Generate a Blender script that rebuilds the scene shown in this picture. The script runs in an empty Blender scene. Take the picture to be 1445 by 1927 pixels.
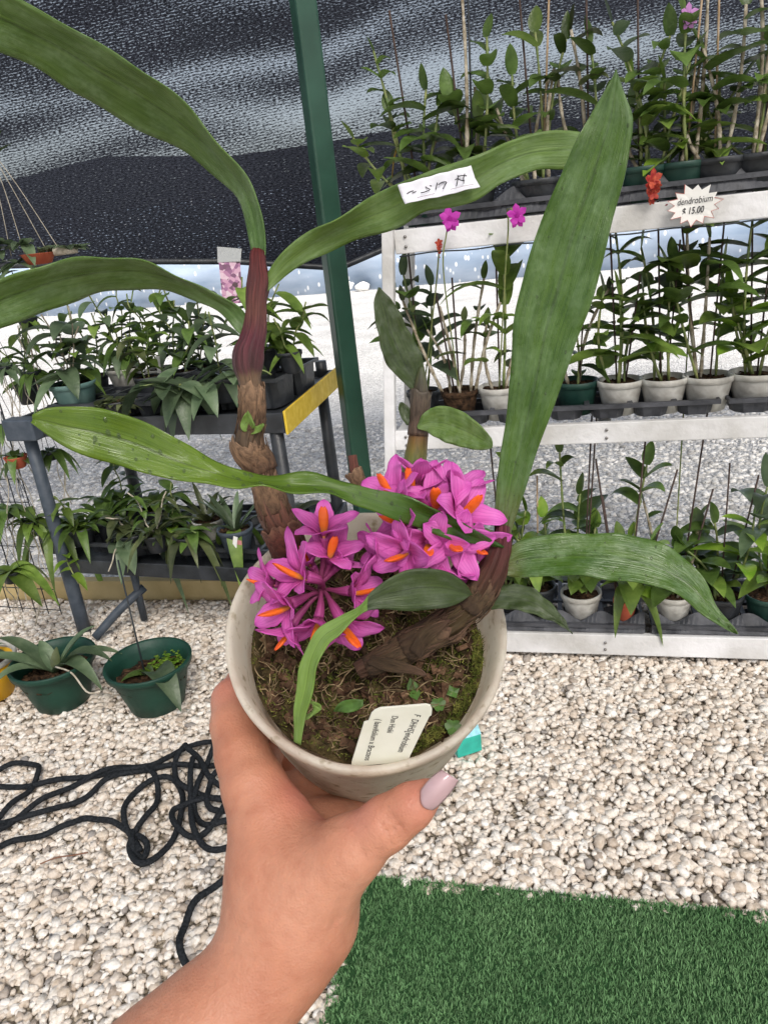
import bpy, math, random
import numpy as np
from mathutils import Vector, Matrix

# ------------------------------------------------------------------ camera, sky, sun, exposure
SC = bpy.context.scene
COL = SC.collection
CAM_H = 1.38
FPX = 1400.0
PITCH = math.radians(21.2)
ROLL = math.radians(6.3)
CF = np.array([0, math.cos(PITCH), -math.sin(PITCH)])
_r0 = np.array([1.0, 0, 0]); _u0 = np.array([0, math.sin(PITCH), math.cos(PITCH)])
CR = math.cos(ROLL) * _r0 - math.sin(ROLL) * _u0
CU = math.cos(ROLL) * _u0 + math.sin(ROLL) * _r0
CC = np.array([0, 0, CAM_H])
cd = bpy.data.cameras.new('camera')
cam = bpy.data.objects.new('camera', cd); COL.objects.link(cam)
cd.sensor_fit = 'VERTICAL'; cd.sensor_height = 24.0; cd.lens = 24.0 * FPX / 1927.0
cd.clip_start = 0.02; cd.clip_end = 400
cam.matrix_world = Matrix(((CR[0], CU[0], -CF[0], CC[0]), (CR[1], CU[1], -CF[1], CC[1]), (CR[2], CU[2], -CF[2], CC[2]), (0, 0, 0, 1)))
SC.camera = cam

SUN_EL, SUN_AZ = 46.0, 165.0      # azimuth measured clockwise from +Y
w = bpy.data.worlds.new('World'); SC.world = w; w.use_nodes = True
wn = w.node_tree.nodes; wl = w.node_tree.links; wn.clear()
wo = wn.new('ShaderNodeOutputWorld'); wb = wn.new('ShaderNodeBackground'); sky = wn.new('ShaderNodeTexSky')
sky.sky_type = 'NISHITA'; sky.sun_disc = False; sky.sun_elevation = math.radians(SUN_EL); sky.sun_rotation = math.radians(SUN_AZ)
sky.air_density = 1.0; sky.dust_density = 4.0; sky.ozone_density = 1.0
wb.inputs['Strength'].default_value = 0.15
hs = wn.new('ShaderNodeHueSaturation'); hs.inputs['Saturation'].default_value = 0.55; wl.new(sky.outputs[0], hs.inputs['Color']); wl.new(hs.outputs[0], wb.inputs[0]); wl.new(wb.outputs[0], wo.inputs[0])
sl = bpy.data.lights.new('sun', 'SUN'); so = bpy.data.objects.new('sun', sl); COL.objects.link(so)
sl.energy = 4.6; sl.angle = math.radians(22.0); sl.color = (1, 0.95, 0.88)
_az, _el = math.radians(SUN_AZ), math.radians(SUN_EL)
_sd = Vector((math.sin(_az) * math.cos(_el), math.cos(_az) * math.cos(_el), math.sin(_el)))
so.rotation_euler = _sd.to_track_quat('Z', 'Y').to_euler(); so.location = (0, 0, 10)
SC.view_settings.view_transform = 'Standard'; SC.view_settings.look = 'None'
SC.view_settings.exposure = 0.46; SC.view_settings.gamma = 1.0
SC.cycles.max_bounces = 8; SC.cycles.transparent_max_bounces = 16
SC.cycles.use_denoising = True

# ------------------------------------------------------------------ helpers
rng = np.random.default_rng(7)
random.seed(7)
def ray(x, y): return CF + CR * (x - 722.5) / FPX + CU * (963.5 - y) / FPX
def atd(x, y, d): return CC + ray(x, y) * d
def atz(x, y, z):
    r = ray(x, y); return CC + r * (z - CAM_H) / r[2]
def proj(P):
    v = np.asarray(P) - CC; d = v @ CF
    return 722.5 + FPX * (v @ CR) / d, 963.5 - FPX * (v @ CU) / d, d
def nrm(v):
    v = np.asarray(v, float); return v / max(np.linalg.norm(v), 1e-9)

def tag(o, label=None, cat=None, group=None, kind=None):
    if label: o['label'] = label
    if cat: o['category'] = cat
    if group: o['group'] = group
    if kind: o['kind'] = kind
    return o
def wloc(o):
    p = np.zeros(3)
    while o is not None:
        p += np.array(o.location); o = o.parent
    return p
def empty(name, loc, label, cat, group=None):
    o = bpy.data.objects.new(name, None); COL.objects.link(o); o.location = tuple(float(c) for c in loc)
    o.empty_display_size = 0.05
    return tag(o, label, cat, group)

class MB:
    def __init__(s): s.v = []; s.f = []; s.uv = []; s.n = 0; s.col = []
    def add(s, verts, faces, uv=None, col=None):
        verts = np.asarray(verts, float)
        s.v.append(verts); s.f += [tuple(i + s.n for i in f) for f in faces]
        s.uv.append(np.zeros((len(verts), 2)) if uv is None else np.asarray(uv, float))
        s.col.append(np.zeros(len(verts)) if col is None else np.full(len(verts), col, float) if np.isscalar(col) else np.asarray(col, float))
        s.n += len(verts); return s
    def build(s, name, mat, parent=None, smooth=True, solid=0, bevel=0):
        v = np.concatenate(s.v); org = wloc(parent) if parent is not None else np.zeros(3)
        o0 = np.zeros(3)
        me = bpy.data.meshes.new(name)
        if parent is None: o0 = np.array([v[:, 0].mean(), v[:, 1].mean(), v[:, 2].min()])
        me.from_pydata([tuple(p) for p in (v - org - o0)], [], s.f)
        uv = np.concatenate(s.uv); cl = np.concatenate(s.col)
        lay = me.uv_layers.new(name='UVMap')
        li = np.zeros(len(me.loops), int); me.loops.foreach_get('vertex_index', li)
        lay.data.foreach_set('uv', uv[li].ravel())
        at = me.attributes.new('tone', 'FLOAT', 'POINT'); at.data.foreach_set('value', cl)
        me.materials.append(mat)
        if smooth: me.polygons.foreach_set('use_smooth', [True] * len(me.polygons))
        me.update()
        o = bpy.data.objects.new(name, me); COL.objects.link(o); o.location = tuple(o0)
        if parent is not None: o.parent = parent
        if solid:
            m = o.modifiers.new('thick', 'SOLIDIFY'); m.thickness = solid; m.offset = 0
        if bevel:
            m = o.modifiers.new('bev', 'BEVEL'); m.width = bevel; m.segments = 2; m.limit_method = 'ANGLE'
        return o

def box_mb(mb, c, ax, ay, az, sx, sy, sz, col=None):
    """box centred at c, half sizes sx.. along unit axes"""
    c = np.asarray(c, float); V = []
    for k in (-1, 1):
        for j in (-1, 1):
            for i in (-1, 1): V.append(c + ax * sx * i + ay * sy * j + az * sz * k)
    mb.add(V, [(0, 2, 3, 1), (4, 5, 7, 6), (0, 1, 5, 4), (2, 6, 7, 3), (0, 4, 6, 2), (1, 3, 7, 5)], col=col)
X, Y, Z = np.eye(3)
def abox(mb, x0, x1, y0, y1, z0, z1): box_mb(mb, ((x0 + x1) / 2, (y0 + y1) / 2, (z0 + z1) / 2), X, Y, Z, (x1 - x0) / 2, (y1 - y0) / 2, (z1 - z0) / 2)
def beam(mb, a, b, w, h, up=Z):
    a = np.asarray(a, float); b = np.asarray(b, float); d = nrm(b - a); s = nrm(np.cross(d, up)); u = np.cross(s, d)
    box_mb(mb, (a + b) / 2, d, s, u, np.linalg.norm(b - a) / 2, w / 2, h / 2)

def spline(P, n):
    """centripetal-ish Catmull-Rom through P, n samples equally spaced in arc length"""
    P = np.asarray(P, float)
    if len(P) == 2:
        t = np.linspace(0, 1, n)[:, None]; return P[0] * (1 - t) + P[1] * t
    Q = np.vstack([2 * P[0] - P[1], P, 2 * P[-1] - P[-2]]); out = []
    for i in range(len(P) - 1):
        p0, p1, p2, p3 = Q[i], Q[i + 1], Q[i + 2], Q[i + 3]
        for t in np.linspace(0, 1, 14, endpoint=False):
            out.append(0.5 * ((2 * p1) + (-p0 + p2) * t + (2 * p0 - 5 * p1 + 4 * p2 - p3) * t * t + (-p0 + 3 * p1 - 3 * p2 + p3) * t ** 3))
    out.append(P[-1]); out = np.array(out)
    s = np.r_[0, np.cumsum(np.linalg.norm(np.diff(out[:, :3], axis=0), axis=1))]
    q = np.linspace(0, s[-1], n)
    return np.stack([np.interp(q, s, out[:, k]) for k in range(out.shape[1])], 1)

def tube(mb, P, r, ns=8, cap=True, col=None, squash=1.0):
    P = np.asarray(P, float); n = len(P); r = np.full(n, r) if np.isscalar(r) else np.asarray(r)
    T = np.gradient(P, axis=0); T /= np.linalg.norm(T, axis=1)[:, None] + 1e-12
    a = nrm(np.cross(T[0], [0.31, 0.2, 0.93])); V = []; UV = []
    for i in range(n):
        a = nrm(a - T[i] * (a @ T[i])); b = np.cross(T[i], a)
        for k in range(ns):
            t = 2 * math.pi * k / ns
            V.append(P[i] + (a * math.cos(t) + b * math.sin(t) * squash) * r[i]); UV.append((i / (n - 1), k / ns))
    F = [(i * ns + k, i * ns + (k + 1) % ns, (i + 1) * ns + (k + 1) % ns, (i + 1) * ns + k) for i in range(n - 1) for k in range(ns)]
    if cap: F += [tuple(range(ns))[::-1], tuple((n - 1) * ns + k for k in range(ns))]
    mb.add(V, F, UV, col)

def lathe(mb, prof, c, ax=Z, ns=40, wob=0.0, seed=0):
    """prof: list of (r, h) along axis ax from c"""
    ax = nrm(ax); a = nrm(np.cross(ax, [0.3, 0.9, 0.11])); b = np.cross(ax, a); V = []; UV = []
    for j, (r, h) in enumerate(prof):
        for k in range(ns):
            t = 2 * math.pi * k / ns
            rr = r * (1 + wob * math.sin(3 * t + seed) + wob * .5 * math.sin(7 * t + 2 * seed))
            V.append(np.asarray(c) + ax * h + (a * math.cos(t) + b * math.sin(t)) * rr); UV.append((k / ns, j / len(prof)))
    F = [(j * ns + k, j * ns + (k + 1) % ns, (j + 1) * ns + (k + 1) % ns, (j + 1) * ns + k) for j in range(len(prof) - 1) for k in range(ns)]
    mb.add(V, F, UV)

# ---- materials
def mat(name, col, rough=0.6, spec=0.5, var=0.0, vscale=8, col2=None, bump=0.0, bscale=40, trans=0.0, sss=0.0, metal=0.0, coord='Object', tone=0.0, coat=0.0, alpha=None, detail=4):
    m = bpy.data.materials.new(name); m.use_nodes = True; nt = m.node_tree; N = nt.nodes; L = nt.links; N.clear()
    out = N.new('ShaderNodeOutputMaterial'); b = N.new('ShaderNodeBsdfPrincipled')
    b.inputs['Roughness'].default_value = rough; b.inputs['Specular IOR Level'].default_value = spec; b.inputs['Metallic'].default_value = metal
    b.inputs['Coat Weight'].default_value = coat
    tc = N.new('ShaderNodeTexCoord'); src = tc.outputs[coord]
    base = None
    if var or col2:
        nz = N.new('ShaderNodeTexNoise'); nz.inputs['Scale'].default_value = vscale; nz.inputs['Detail'].default_value = detail
        L.new(src, nz.inputs['Vector'])
        rp = N.new('ShaderNodeValToRGB'); rp.color_ramp.elements[0].position = 0.35; rp.color_ramp.elements[1].position = 0.68
        c2 = col2 if col2 else tuple(c * (1 + var) for c in col); c1 = col if col2 else tuple(c * (1 - var) for c in col)
        rp.color_ramp.elements[0].color = (*c1, 1); rp.color_ramp.elements[1].color = (*c2, 1)
        L.new(nz.outputs['Fac'], rp.inputs['Fac']); base = rp.outputs['Color']
    if tone:
        at = N.new('ShaderNodeAttribute'); at.attribute_name = 'tone'
        mp = N.new('ShaderNodeMapRange'); mp.inputs[1].default_value = -1; mp.inputs[2].default_value = 1; mp.inputs[3].default_value = 1 - tone; mp.inputs[4].default_value = 1 + tone
        L.new(at.outputs['Fac'], mp.inputs[0])
        mx = N.new('ShaderNodeMix'); mx.data_type = 'RGBA'; mx.blend_type = 'MULTIPLY'; mx.inputs[0].default_value = 1
        if base: L.new(base, mx.inputs[6])
        else: mx.inputs[6].default_value = (*col, 1)
        L.new(mp.outputs[0], mx.inputs[7]); base = mx.outputs[2]
    if base: L.new(base, b.inputs['Base Color'])
    else: b.inputs['Base Color'].default_value = (*col, 1)
    if sss:
        b.inputs['Subsurface Weight'].default_value = sss; b.inputs['Subsurface Radius'].default_value = (1, .35, .2); b.inputs['Subsurface Scale'].default_value = 0.004
    if bump:
        n2 = N.new('ShaderNodeTexNoise'); n2.inputs['Scale'].default_value = bscale; n2.inputs['Detail'].default_value = 5
        L.new(src, n2.inputs['Vector'])
        bp = N.new('ShaderNodeBump'); bp.inputs['Strength'].default_value = bump; bp.inputs['Distance'].default_value = 0.01
        L.new(n2.outputs['Fac'], bp.inputs['Height']); L.new(bp.outputs[0], b.inputs['Normal'])
    s = b.outputs[0]
    if trans:
        t = N.new('ShaderNodeBsdfTranslucent')
        if base: L.new(base, t.inputs[0])
        else: t.inputs[0].default_value = (*col, 1)
        mx2 = N.new('ShaderNodeMixShader'); mx2.inputs[0].default_value = trans
        L.new(s, mx2.inputs[1]); L.new(t.outputs[0], mx2.inputs[2]); s = mx2.outputs[0]
    if alpha is not None:
        t = N.new('ShaderNodeBsdfTransparent'); mx2 = N.new('ShaderNodeMixShader'); mx2.inputs[0].default_value = alpha
        L.new(t.outputs[0], mx2.inputs[1]); L.new(s, mx2.inputs[2]); s = mx2.outputs[0]
    L.new(s, out.inputs[0])
    return m

def node(nt, typ, **kw):
    n = nt.nodes.new(typ)
    for k, v in kw.items():
        if k.startswith('i_'):
            key = k[2:]; n.inputs[int(key) if key.isdigit() else key].default_value = v
        else: setattr(n, k, v)
    return n
def ramp(nt, stops, interp='LINEAR'):
    r = nt.nodes.new('ShaderNodeValToRGB'); cr = r.color_ramp; cr.interpolation = interp
    while len(cr.elements) < len(stops): cr.elements.new(0.5)
    for e, (p, c) in zip(cr.elements, stops):
        e.position = p; e.color = (*c, 1) if len(c) == 3 else c
    return r

def leaf_mat(name, c1, c2, rough=0.38, dust=0.25, dustcol=(0.35, 0.42, 0.36), stripe=60.0, trans=0.15, rib=(0.6, 0.6, 0.6), bump=0.35, basecol=None, baselen=0.13):
    """c1 dark, c2 light; UV u along the blade, v across"""
    m = bpy.data.materials.new(name); m.use_nodes = True; nt = m.node_tree; L = nt.links; nt.nodes.clear()
    out = nt.nodes.new('ShaderNodeOutputMaterial'); b = nt.nodes.new('ShaderNodeBsdfPrincipled')
    tc = nt.nodes.new('ShaderNodeTexCoord')
    mp = node(nt, 'ShaderNodeMapping'); mp.inputs['Scale'].default_value = (6.0, stripe * .22, 1); L.new(tc.outputs['UV'], mp.inputs[0])
    n1 = node(nt, 'ShaderNodeTexNoise', i_Scale=1.0, i_Detail=3.0, i_Distortion=0.6); L.new(mp.outputs[0], n1.inputs['Vector'])
    n2 = node(nt, 'ShaderNodeTexNoise', i_Scale=60.0, i_Detail=6.0); L.new(tc.outputs['Object'], n2.inputs['Vector'])
    ad = node(nt, 'ShaderNodeMath', operation='ADD'); L.new(n1.outputs[0], ad.inputs[0]); L.new(n2.outputs[0], ad.inputs[1])
    r1 = ramp(nt, [(0.36, c1), (0.64, c2)]); hv = node(nt, 'ShaderNodeMath', operation='MULTIPLY', i_1=0.5); L.new(ad.outputs[0], hv.inputs[0]); L.new(hv.outputs[0], r1.inputs[0])
    # midrib
    sp = node(nt, 'ShaderNodeSeparateXYZ'); L.new(tc.outputs['UV'], sp.inputs[0])
    sb = node(nt, 'ShaderNodeMath', operation='SUBTRACT', i_1=0.5); L.new(sp.outputs[1], sb.inputs[0])
    ab = node(nt, 'ShaderNodeMath', operation='ABSOLUTE'); L.new(sb.outputs[0], ab.inputs[0])
    r2 = ramp(nt, [(0.0, rib), (0.012, tuple(.5 * c + .5 for c in rib)), (0.045, (1.07, 1.07, 1.04)), (0.09, (1, 1, 1))]); L.new(ab.outputs[0], r2.inputs[0])
    mu = node(nt, 'ShaderNodeMix', data_type='RGBA', blend_type='MULTIPLY'); mu.inputs[0].default_value = 1
    L.new(r1.outputs[0], mu.inputs[6]); L.new(r2.outputs[0], mu.inputs[7]); base = mu.outputs[2]
    if basecol:      # the sheath end of the blade has its own pigment
        r4 = ramp(nt, [(0.0, (1, 1, 1)), (baselen, (0, 0, 0))]); L.new(sp.outputs[0], r4.inputs[0])
        m4 = node(nt, 'ShaderNodeMix', data_type='RGBA'); L.new(r4.outputs[0], m4.inputs[0]); L.new(base, m4.inputs[6]); m4.inputs[7].default_value = (*basecol, 1); base = m4.outputs[2]
    # chalky deposit left by hard water
    mp3 = node(nt, 'ShaderNodeMapping'); mp3.inputs['Scale'].default_value = (7.0, 2.6, 1); L.new(tc.outputs['UV'], mp3.inputs[0])
    n3 = node(nt, 'ShaderNodeTexNoise', i_Scale=1.3, i_Detail=8.0, i_Roughness=0.62); L.new(mp3.outputs[0], n3.inputs['Vector'])
    n5 = node(nt, 'ShaderNodeTexNoise', i_Scale=420.0, i_Detail=2.0); L.new(tc.outputs['Object'], n5.inputs['Vector'])
    r3 = ramp(nt, [(0.43, (0, 0, 0)), (0.68, (dust * 2.4,) * 3)]); L.new(n3.outputs[0], r3.inputs[0])
    r5 = ramp(nt, [(0.35, (0.45,) * 3), (0.62, (1, 1, 1))]); L.new(n5.outputs[0], r5.inputs[0])
    mm = node(nt, 'ShaderNodeMath', operation='MULTIPLY', use_clamp=True); L.new(r3.outputs[0], mm.inputs[0]); L.new(r5.outputs[0], mm.inputs[1])
    m3 = node(nt, 'ShaderNodeMix', data_type='RGBA'); L.new(mm.outputs[0], m3.inputs[0]); L.new(base, m3.inputs[6]); m3.inputs[7].default_value = (*dustcol, 1)
    L.new(m3.outputs[2], b.inputs['Base Color'])
    rr = node(nt, 'ShaderNodeMapRange', i_3=rough, i_4=min(1, rough + 0.25)); L.new(mm.outputs[0], rr.inputs[0]); L.new(rr.outputs[0], b.inputs['Roughness'])
    b.inputs['Specular IOR Level'].default_value = 0.5
    # bump: veins + grain
    mpb = node(nt, 'ShaderNodeMapping'); mpb.inputs['Scale'].default_value = (2.0, stripe, 1); L.new(tc.outputs['UV'], mpb.inputs[0])
    nb = node(nt, 'ShaderNodeTexNoise', i_Scale=1.0, i_Detail=4.0); L.new(mpb.outputs[0], nb.inputs['Vector'])
    ng = node(nt, 'ShaderNodeTexNoise', i_Scale=160.0, i_Detail=5.0); L.new(tc.outputs['Object'], ng.inputs['Vector'])
    a2 = node(nt, 'ShaderNodeMath', operation='ADD'); L.new(nb.outputs[0], a2.inputs[0]); L.new(ng.outputs[0], a2.inputs[1])
    bp = node(nt, 'ShaderNodeBump', i_Strength=bump, i_Distance=0.0022); L.new(a2.outputs[0], bp.inputs['Height']); L.new(bp.outputs[0], b.inputs['Normal'])
    tr = nt.nodes.new('ShaderNodeBsdfTranslucent'); L.new(m3.outputs[2], tr.inputs[0])
    mx = node(nt, 'ShaderNodeMixShader'); mx.inputs[0].default_value = trans; L.new(b.outputs[0], mx.inputs[1]); L.new(tr.outputs[0], mx.inputs[2])
    L.new(mx.outputs[0], out.inputs[0]); return m

M = {}
M['white_wood'] = mat('white_wood', (0.50, 0.49, 0.47), 0.6, 0.3, vscale=5, col2=(0.80, 0.80, 0.82), bump=0.25, bscale=60, detail=8)
M['black_plastic'] = mat('black_plastic', (0.016, 0.018, 0.021), 0.42, 0.5, vscale=14, col2=(0.045, 0.05, 0.058), bump=0.2, bscale=80)
M['grey_tray'] = mat('grey_tray', (0.03, 0.032, 0.038), 0.55, 0.4, vscale=20, col2=(0.075, 0.078, 0.09), bump=0.2, bscale=90)
M['slate_plastic'] = mat('slate_plastic', (0.045, 0.06, 0.08), 0.5, 0.4, vscale=30, col2=(0.075, 0.09, 0.115))
M['yellow'] = mat('yellow_tape', (0.62, 0.42, 0.02), 0.6, 0.3, vscale=40, col2=(0.75, 0.55, 0.08))
M['green_paint'] = mat('green_paint', (0.010, 0.052, 0.032), 0.42, 0.5, vscale=9, col2=(0.018, 0.075, 0.048), bump=0.06, bscale=50)
M['timber'] = mat('timber', (0.42, 0.32, 0.15), 0.75, 0.2, vscale=7, col2=(0.58, 0.46, 0.24), bump=0.3, bscale=40)
M['green_pot'] = mat('green_pot', (0.005, 0.034, 0.022), 0.5, 0.4, vscale=12, col2=(0.010, 0.055, 0.036), bump=0.1, bscale=120)
M['dkgreen_pot'] = mat('dark_green_pot', (0.008, 0.035, 0.028), 0.45, 0.4, vscale=18, col2=(0.02, 0.06, 0.045))
M['teal_pot'] = mat('teal_pot', (0.09, 0.17, 0.16), 0.6, 0.3, vscale=18, col2=(0.14, 0.23, 0.21))
M['white_pot'] = mat('white_pot', (0.42, 0.40, 0.36), 0.5, 0.4, vscale=24, col2=(0.70, 0.69, 0.65), bump=0.15, bscale=50, trans=0.15)
M['clay'] = mat('terracotta', (0.36, 0.08, 0.045), 0.8, 0.2, vscale=25, col2=(0.48, 0.13, 0.07))
M['yellow_pot'] = mat('yellow_pot', (0.75, 0.42, 0.015), 0.5, 0.4)
M['soil'] = mat('potting_bark', (0.018, 0.011, 0.007), 0.9, 0.2, vscale=60, col2=(0.10, 0.055, 0.03), bump=0.8, bscale=70)
M['stake'] = mat('stake', (0.035, 0.022, 0.018), 0.6, 0.3, vscale=40, col2=(0.08, 0.05, 0.04))
M['stake_light'] = mat('bamboo', (0.30, 0.20, 0.11), 0.7, 0.3, vscale=30, col2=(0.42, 0.32, 0.22))
M['cane_green'] = mat('cane_green', (0.10, 0.16, 0.045), 0.5, 0.4, vscale=40, col2=(0.26, 0.27, 0.10), bump=0.3, bscale=60)
M['cane_pale'] = mat('cane_pale', (0.20, 0.16, 0.10), 0.8, 0.3, vscale=50, col2=(0.52, 0.47, 0.38), bump=0.5, bscale=90)
M['wire'] = mat('wire', (0.02, 0.025, 0.03), 0.5, 0.4)
M['rope'] = mat('rope', (0.007, 0.009, 0.011), 0.85, 0.15, vscale=200, col2=(0.028, 0.031, 0.036))
M['root'] = mat('aerial_root', (0.34, 0.30, 0.23), 0.8, 0.2, vscale=60, col2=(0.55, 0.50, 0.42))
M['magenta'] = mat('magenta_petal', (0.45, 0.02, 0.36), 0.6, 0.3, vscale=60, col2=(0.62, 0.07, 0.50), trans=0.3)
M['lilac'] = mat('lilac_petal', (0.60, 0.28, 0.62), 0.6, 0.3, trans=0.3)
M['red_petal'] = mat('red_petal', (0.30, 0.015, 0.02), 0.6, 0.3, vscale=90, col2=(0.55, 0.10, 0.05), trans=0.2)
M['paper'] = mat('paper', (0.78, 0.77, 0.74), 0.8, 0.2)
M['ink'] = mat('ink', (0.02, 0.02, 0.025), 0.7, 0.2)
M['yellow_leaf'] = mat('yellowing_leaf', (0.65, 0.36, 0.02), 0.5, 0.4, vscale=30, col2=(0.55, 0.42, 0.04), trans=0.2)
def folmat(n, a, b, tr=0.36, rough=0.36):
    return mat(n, a, rough, 0.5, vscale=22, col2=b, bump=0.2, bscale=120, trans=tr, tone=0.55)
FOL = [folmat('foliage_dark', (0.060, 0.110, 0.022), (0.130, 0.215, 0.050)), folmat('foliage_mid', (0.105, 0.180, 0.030), (0.21, 0.31, 0.065)),
       folmat('foliage_lime', (0.12, 0.24, 0.02), (0.24, 0.36, 0.05)), folmat('foliage_grey', (0.085, 0.135, 0.070), (0.16, 0.22, 0.125)),
       folmat('foliage_olive', (0.055, 0.075, 0.028), (0.12, 0.14, 0.06))]

# ------------------------------------------------------------------ ground
def gravel_sheet_mat(name, cols, scale, bump, mott):
    m = bpy.data.materials.new(name); m.use_nodes = True; nt = m.node_tree; L = nt.links; nt.nodes.clear()
    out = nt.nodes.new('ShaderNodeOutputMaterial'); b = nt.nodes.new('ShaderNodeBsdfPrincipled'); b.inputs['Roughness'].default_value = 0.9; b.inputs['Specular IOR Level'].default_value = 0.2
    tc = nt.nodes.new('ShaderNodeTexCoord')
    v = node(nt, 'ShaderNodeTexVoronoi', i_Scale=scale); L.new(tc.outputs['Object'], v.inputs['Vector'])
    sp = node(nt, 'ShaderNodeSeparateColor'); L.new(v.outputs['Color'], sp.inputs[0])
    r = ramp(nt, cols); L.new(sp.outputs[0], r.inputs[0])
    nz = node(nt, 'ShaderNodeTexNoise', i_Scale=1.6, i_Detail=8.0); L.new(tc.outputs['Object'], nz.inputs['Vector'])
    r2 = ramp(nt, [(0.3, (1 - mott,) * 3), (0.7, (1, 1, 1))]); L.new(nz.outputs[0], r2.inputs[0])
    mu = node(nt, 'ShaderNodeMix', data_type='RGBA', blend_type='MULTIPLY'); mu.inputs[0].default_value = 1; L.new(r.outputs[0], mu.inputs[6]); L.new(r2.outputs[0], mu.inputs[7])
    L.new(mu.outputs[2], b.inputs['Base Color'])
    bp = node(nt, 'ShaderNodeBump', i_Strength=bump, i_Distance=0.02, invert=True); L.new(v.outputs['Distance'], bp.inputs['Height']); L.new(bp.outputs[0], b.inputs['Normal'])
    L.new(b.outputs[0], out.inputs[0]); return m
M['drive'] = gravel_sheet_mat('crushed_stone', [(0.0, (0.40, 0.395, 0.39)), (0.4, (0.58, 0.575, 0.565)), (0.8, (0.70, 0.69, 0.675)), (1.0, (0.82, 0.81, 0.79))], 70, 0.9, 0.25)
M['bed'] = gravel_sheet_mat('gravel_bed', [(0.0, (0.34, 0.29, 0.22)), (1.0, (0.60, 0.52, 0.42))], 90, 0.9, 0.3)
mb = MB(); S = 120; mb.add([(-S, -S, -0.03), (S, -S, -0.03), (S, S, -0.03), (-S, S, -0.03)], [(0, 1, 2, 3)])
tag(mb.build('ground', M['drive'], smooth=False), kind='structure')
BY = lambda x: 2.62 - 0.235 * x if x < 0 else 2.62 - 0.265 * x      # line of the timber edging / end of the pale gravel
mb = MB(); mb.add([(-3, -1.5, -0.012), (3, -1.5, -0.012), (3, BY(3), -0.012), (0, BY(0), -0.012), (-3, BY(-3), -0.012)], [(0, 1, 2, 3, 4)])
tag(mb.build('gravel_bed', M['bed'], smooth=False), kind='structure')

def pebbles(name, x0, x1, ytest, sp, smin, smax, mat_, z0=0.0, layers=2, y0=0.5, y1=3.4):
    pts = []
    for l in range(layers):
        nx = int((x1 - x0) / sp); ny = int((y1 - y0) / sp)
        gx, gy = np.meshgrid(np.arange(nx), np.arange(ny)); gx = gx.ravel(); gy = gy.ravel()
        px = x0 + (gx + 0.5 * (gy % 2) + rng.uniform(-.42, .42, gx.size) + .5 * l) * sp; py = y0 + (gy + rng.uniform(-.42, .42, gx.size) + .5 * l) * sp
        k = ytest(px, py); px = px[k]; py = py[k]
        pz = z0 - 0.006 + l * 0.0045 + rng.uniform(-.003, .003, px.size)
        if l: kk = rng.random(px.size) < 0.62; px, py, pz = px[kk], py[kk], pz[kk]
        pts.append(np.stack([px, py, pz], 1))
    P = np.concatenate(pts); n = len(P)
    g = [(i, j, k) for i in (-1, 0, 1) for j in (-1, 0, 1) for k in (-1, 0, 1) if (i, j, k) != (0, 0, 0)]
    idx = {t: a for a, t in enumerate(g)}; F = []
    for ax in range(3):
        for s in (-1, 1):
            o = [a for a in range(3) if a != ax]
            for i in (-1, 0):
                for j in (-1, 0):
                    q = []
                    for (di, dj) in ((0, 0), (1, 0), (1, 1), (0, 1)):
                        t = [0, 0, 0]; t[ax] = s; t[o[0]] = i + di; t[o[1]] = j + dj; q.append(idx[tuple(t)])
                    flip = (s == 1) ^ (ax == 1)
                    F.append(q if flip else q[::-1])
    B = np.array(g, float); B = B / np.linalg.norm(B, axis=1)[:, None] ** 0.72
    V = B[None] + rng.normal(0, .165, (n, 26, 3))
    sz = smin * .82 + (smax * 1.22 - smin * .82) * rng.random(n) ** 1.7; asp = np.stack([rng.uniform(.75, 1.35, n), rng.uniform(.6, 1.0, n), rng.uniform(.45, .8, n)], 1)
    V = V * (asp * sz[:, None])[:, None, :]
    a = rng.uniform(0, 2 * math.pi, n); t = rng.normal(0, .35, n)
    ca, sa, ct, st = np.cos(a), np.sin(a), np.cos(t), np.sin(t)
    x, y, z = V[..., 0], V[..., 1], V[..., 2]
    y, z = y * ct[:, None] - z * st[:, None], y * st[:, None] + z * ct[:, None]
    x, y = x * ca[:, None] - y * sa[:, None], x * sa[:, None] + y * ca[:, None]
    V = np.stack([x, y, z], -1) + P[:, None, :]
    V = V.reshape(-1, 3).astype(np.float32)
    FA = (np.array(F)[None] + (np.arange(n) * 26)[:, None, None]).reshape(-1)
    me = bpy.data.meshes.new(name); me.vertices.add(len(V)); me.vertices.foreach_set('co', V.ravel())
    me.loops.add(len(FA)); me.loops.foreach_set('vertex_index', FA.astype(np.int32)); nf = len(FA) // 4
    me.polygons.add(nf); me.polygons.foreach_set('loop_start', np.arange(0, nf * 4, 4, dtype=np.int32)); me.polygons.foreach_set('loop_total', np.full(nf, 4, np.int32))
    me.polygons.foreach_set('use_smooth', np.ones(nf, bool))
    at = me.attributes.new('tone', 'FLOAT', 'POINT'); at.data.foreach_set('value', np.repeat(np.clip(rng.random(n), 0, 1), 26).astype(np.float32))
    me.update(); me.validate(); me.materials.append(mat_)
    o = bpy.data.objects.new(name, me); COL.objects.link(o); return o
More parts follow.
